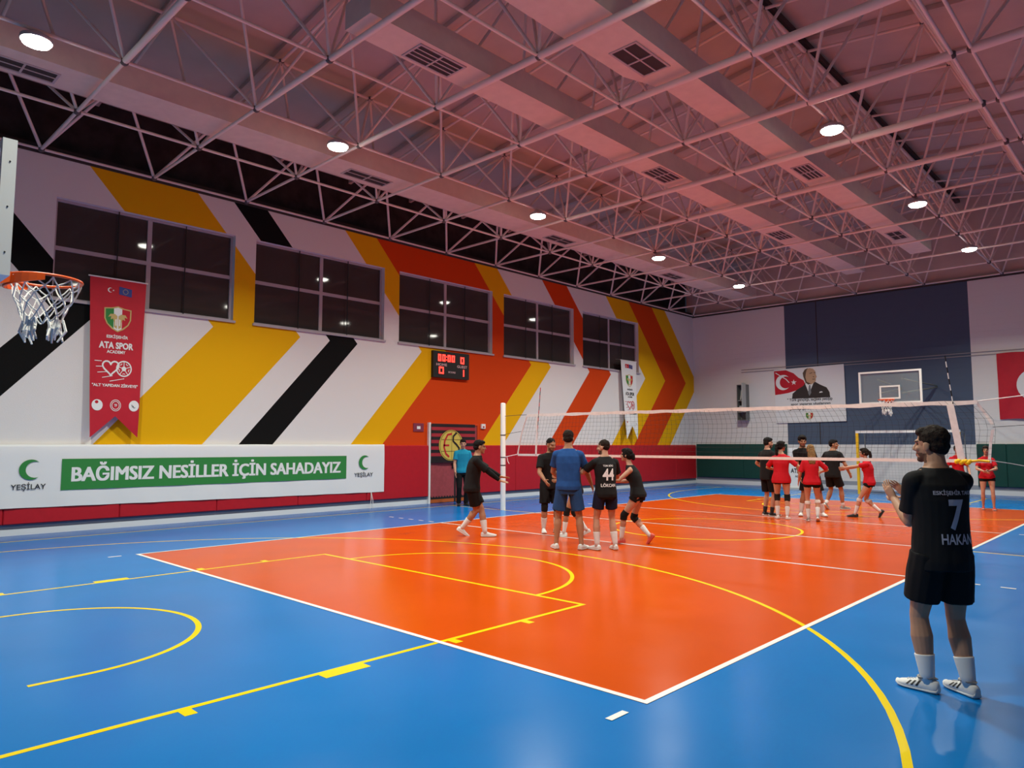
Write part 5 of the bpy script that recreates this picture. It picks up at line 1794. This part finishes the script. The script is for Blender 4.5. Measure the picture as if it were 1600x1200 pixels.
            cl.loft([[T(V(x * .040, y0, z) * k) for x, y0, z in ((-1, .045, .084), (-.9, -.03, .088), (0, -.066, .092), (.9, -.03, .088), (1, .045, .084), (.6, .06, .09), (-.6, .06, .09))],
                     [T(V(x * .043, y0, z + .008) * k) for x, y0, z in ((-1, .045, .084), (-.9, -.03, .088), (0, -.066, .092), (.9, -.03, .088), (1, .045, .084), (.6, .06, .09), (-.6, .06, .09))]])
            mm = cl.mesh('shoe_collar', M['shoe_grey'])
            oo = bpy.data.objects.new('shoe_collar', mm)
            COL.objects.link(oo)
            oo.parent = so
    # prints on the back of the shirt
    if prints and prints.get('back'):
        tree = BVHTree.FromPolygons([v.co for v in sme.vertices], [tuple(pp.vertices) for pp in sme.polygons])
        for text, cx, cz, w, h, bold, mk in prints['back']:
            tm = MB()
            text_into(tm, text, (cx - w / 2, 0, cz - h / 2), EX, EZ, w, h, bold)
            me2 = tm.mesh('lettering', M[mk])
            bm = bmesh.new()
            bm.from_mesh(me2)
            for k_ in range(1, int(w / .015) + 1):
                bmesh.ops.bisect_plane(bm, geom=bm.verts[:] + bm.edges[:] + bm.faces[:], plane_co=(cx - w / 2 + k_ * .015, 0, 0), plane_no=(1, 0, 0))
            for k_ in range(1, int(h / .02) + 1):
                bmesh.ops.bisect_plane(bm, geom=bm.verts[:] + bm.edges[:] + bm.faces[:], plane_co=(0, 0, cz - h / 2 + k_ * .02), plane_no=(0, 0, 1))
            sd_, fw_ = frame_at(cz)
            cc = spine(cz)
            for v in bm.verts:
                o_ = cc + sd_ * v.co.x - fw_ * 1.0
                o_.z = v.co.z + (cc.z - cz)
                hit = tree.ray_cast(o_, fw_)
                v.co = (hit[0] - fw_ * .004) if hit[0] else o_ + fw_ * .86
            bm.to_mesh(me2)
            bm.free()
            oo = bpy.data.objects.new('lettering', me2)
            COL.objects.link(oo)
            oo.parent = shirt_o
    return root
NEAR, FAR = 'players gathered on the near side of the net', 'players gathered on the far side of the net'
person('Person in black number seven jersey and shorts seen from behind, clapping at right', (10.365, 1.555), 45, 1.77, skin='olive', lean=.02, twist=6, head=(32, 0), legs=1.12, neck=1.08, hscale=1.04,
       feet=((-.135, .05, 34, 0), (.09, -.03, 8, 0)), hands=((-.16, .31, 1.25), (-.03, .36, 1.26)), elbows=((-.05, -.5, -1), (.5, -.3, -1)), handdir=((-.15, .55, .75), (-.45, .45, .72)), palm=((1, .1, 0), (-1, .1, .1)), curl=(.35, .40),
       sleeve=.74, hem=.80, leg_len=.74, leg_w=.65, hair='short', hair_mat='hair_brown', beard=True, voxel=.0052, build=1.06, sock_h=.16,
       prints={'shoe_stripes': 1, 'back': [('ESKİŞEHİR TAKIMI', .03, 1.315, .30, .042, .02, 'print_faded'), ('7', .02, 1.17, .105, .20, .03, 'print_faded'), ('HAKAN', .03, 1.01, .22, .068, .02, 'print_faded')]}, seed=2)
person('Person in black walking right with both hands held out, in front of the net post', (2.17, 4.97), -41.5, 1.80, skin='tan', lean=.10, head=(4, -4),
       feet=((.07, .17, 2, 0), (-.10, -.30, 4, 32)), hands=((-.14, .52, 1.02), (.16, .48, .96)), elbows=((-.5, -.6, -1), (.5, -.6, -1)), handdir=((0, 1, -.12), (.05, 1, -.25)), palm=((.3, 0, -1), (-.3, 0, -1)), curl=(.2, .2),
       long_sleeve='cloth_black2', sleeve=.85, hem=.82, leg_len=.78, build=1.08, group=NEAR, seed=3)
person('Person in turquoise polo and black trousers standing by the striped flag', (-2.77, 9.17), -117.5, 1.79, skin='fair', shirt='cloth_teal', trousers=True, shorts='cloth_black2', socks=None, shoe='shoe_black', sole='sole_dark',
       feet=((-.10, 0, 15, 0), (.10, 0, -12, 0)), hands=((-.24, .10, .90), (.24, .16, .90)), head=(-12, -10), collar=True, hem=.86, seed=4)
person('Person in black facing the viewer behind the blue shirt, knee pads below the shorts', (2.80, 6.31), -122.0, 1.78, skin='tan', lean=.06, head=(20, -14), feet=((-.10, .03, 8, 0), (.12, -.05, -12, 0)),
       hands=((-.20, .34, 1.02), (.20, .33, .98)), elbows=((-.7, -.6, -.6), (.7, -.6, -.6)), pads=('pad_black', 'pad_black'), sleeve=.72, leg_len=.86, leg_w=1.2, hair='crop', beard=True, group=NEAR, seed=5)
person('Tall person in blue shirt and blue shorts standing with back turned', (4.39, 4.89), 34, 1.88, skin='tan', feet=((-.20, .02, 20, 0), (.20, .0, -22, 0)), hands=((-.10, .30, 1.05), (.36, .34, .96)), elbows=((-1, -.2, -.4), (.6, -.7, -.5)),
       shirt='cloth_blue', shorts='cloth_blue2', sleeve=.66, hem=.86, leg_len=.80, leg_w=1.3, hair='short', hair_mat='hair_brown', socks=None, shoe='shoe_white', lean=.03, head=(0, -8), group=NEAR, build=1.0, seed=6)
person('Dark-haired person in black partly hidden between blue shirt and number forty-four', (3.50, 6.22), 118.5, 1.63, fem=True, skin='tan', lean=.10, feet=((-.08, .22, 0, 0), (.08, -.20, 0, 25)), hands=((-.16, .32, 1.05), (.15, .35, .98)), elbows=((-.6, -.8, -.5), (.6, -.8, -.5)),
       pads=('pad_black', 'pad_black'), leg_len=.34, leg_w=.3, hair='pony', head=(0, -8), sleeve=.55, hem=.84, group=NEAR, seed=7)
person('Person in black jersey number forty-four and navy shorts, back turned', (4.86, 5.25), 60, 1.73, skin='fair', lean=.03, head=(42, -4), feet=((-.15, .02, 18, 0), (.14, -.02, -6, 0)), hands=((-.22, .38, 1.33), (.12, .34, 1.10)), elbows=((-.8, -.1, -1), (1, -.4, -.8)),
       handdir=((-.1, .4, .9), None), shorts='cloth_navy', leg_len=.62, leg_w=.9, sleeve=.70, hem=.82, hair='crop', hair_mat='hair_brown', beard=True, shoe='shoe_white', group=NEAR,
       prints={'back': [('TÜRK BÖRÜ', .0, 1.305, .17, .035, .02, 'print_white'), ('44', .0, 1.165, .19, .185, .03, 'print_white'), ('LÖKCAN', .0, 1.00, .24, .060, .02, 'print_white')]}, seed=8)
person('Person with black hair bun in sleeveless black kit and knee pads, stepping left', (4.80, 6.10), 112.0, 1.67, fem=True, skin='fair', lean=.16, pelvis_drop=.05, head=(-4, 2), feet=((-.08, .18, 0, 8), (.09, -.34, -10, 52)), hands=((-.17, .40, 1.08), (.17, .36, 1.02)), elbows=((-.6, -.9, -.4), (.6, -1, -.3)),
       sleeve=0, hem=.86, leg_len=.30, leg_w=.3, pads=('pad_black', 'pad_black'), hair='bun', shoe='shoe_red', sole='shoe_red', group=NEAR, seed=9)
person('Person in red tee with long black ponytail, back turned, beside the bearded player', (4.95, 11.70), 12, 1.73, fem=True, skin='fair', build=1.12, head=(-38, 0), feet=((-.12, .03, 22, 0), (.09, -.02, 0, 0)), hands=((-.20, .28, 1.08), (.30, .26, 1.16)), elbows=((-1, -.3, -.6), (1, -.3, -.8)),
       shirt='cloth_red', sleeve=.85, hem=.80, leg_len=.26, leg_w=.4, pads=('pad_black', 'pad_black'), hair='pony', group=FAR, seed=10)
person('Bearded person in black with dark shoes standing leftmost beyond the net', (4.38, 12.15), -28, 1.81, skin='fair', head=(-10, -6), feet=((-.10, .02, 12, 0), (.12, .04, -18, 0)), hands=((-.24, .20, 1.05), (.20, .26, 1.02)), elbows=((-1, -.5, -.3), (.8, -.6, -.4)),
       sleeve=.70, leg_len=.86, leg_w=1.2, hair='short', beard=True, shoe='shoe_black', sole='sole_white', socks='shoe_black', sock_h=.12, group=FAR, seed=11)
person('Tall dark-haired person in black facing the viewer between the two red backs', (5.12, 12.86), -150, 1.86, skin='tan', side_lean=.15, head=(4, -8), feet=((-.24, .02, 14, 0), (.22, .0, -14, 0)), hands=((-.16, .12, .92), (.24, .14, .90)), elbows=((-.5, -1, 0), (.3, -1, 0)),
       sleeve=.70, leg_len=.86, leg_w=1.2, hair='curly', beard=True, group=FAR, seed=12)
person('Person in red tee with loose blonde hair, back turned, grey shoes', (5.63, 11.65), 23, 1.65, fem=True, skin='fair', head=(8, -6), feet=((-.10, .03, 4, 0), (.08, -.05, -6, 24)), hands=((-.27, .10, .84), (.20, .26, 1.05)), elbows=((-.3, -1, 0), (1, -.4, -.4)),
       shirt='cloth_red', sleeve=.9, hem=.83, leg_len=.30, leg_w=.35, pads=('pad_white', 'pad_white'), pad_at=.08, hair='long', hair_mat='hair_blonde', shoe='shoe_grey', group=FAR, seed=13)
person('Person in black tee and shorts walking away, face in profile to the right', (4.92, 14.90), -14, 1.80, skin='tan', build=1.10, lean=.05, head=(-62, -2), feet=((-.14, -.20, 6, 38), (.10, .20, -20, 0)), hands=((-.24, .22, 1.0), (.30, .22, .92)), elbows=((-1, -.5, -.3), (.8, -.8, -.2)),
       sleeve=.72, leg_len=.78, leg_w=1.1, hair='short', shoe='shoe_grey', sock_h=.08, group=FAR, seed=14)
person('Brown-haired person in red tee stepping left with hands together before the goal', (6.12, 13.40), 105.5, 1.64, fem=True, skin='fair', lean=.06, head=(0, 0), feet=((-.06, .20, 0, 0), (.08, -.42, 0, 58)), hands=((-.03, .44, 1.10), (.04, .42, 1.07)), elbows=((-.6, -.6, -1), (.6, -.6, -1)),
       shirt='cloth_red', sleeve=.62, hem=.84, leg_len=.28, leg_w=.3, pads=('pad_white', 'pad_white'), pad_at=.04, hair='pony', hair_mat='hair_brown', shoe='shoe_black', sole='sole_dark', group=FAR, seed=15)
person('Person in red jersey facing the viewer in front of the right green pads', (7.75, 17.55), -168, 1.62, fem=True, skin='fair', head=(0, -4), feet=((-.12, .10, 5, 0), (.10, -.05, -5, 0)), hands=((-.04, .26, .98), (.04, .25, .96)), elbows=((-1, -.3, -.3), (1, -.3, -.3)),
       shirt='cloth_red', sleeve=.7, hem=.84, leg_len=.34, leg_w=.4, hair='tied', hair_mat='hair_brown', shoe='shoe_red', socks=None, group=FAR, seed=16,
       prints=None)
person('Person in red jersey mostly hidden behind the number seven player', (7.03, 18.02), -165, 1.64, fem=True, skin='fair', hair='tied', hair_mat='hair_brown', shirt='cloth_red', sleeve=.7, hem=.84, leg_len=.34, leg_w=.4, shoe='shoe_red', group=FAR, seed=17)
bpy.data.scenes.remove(_lab)
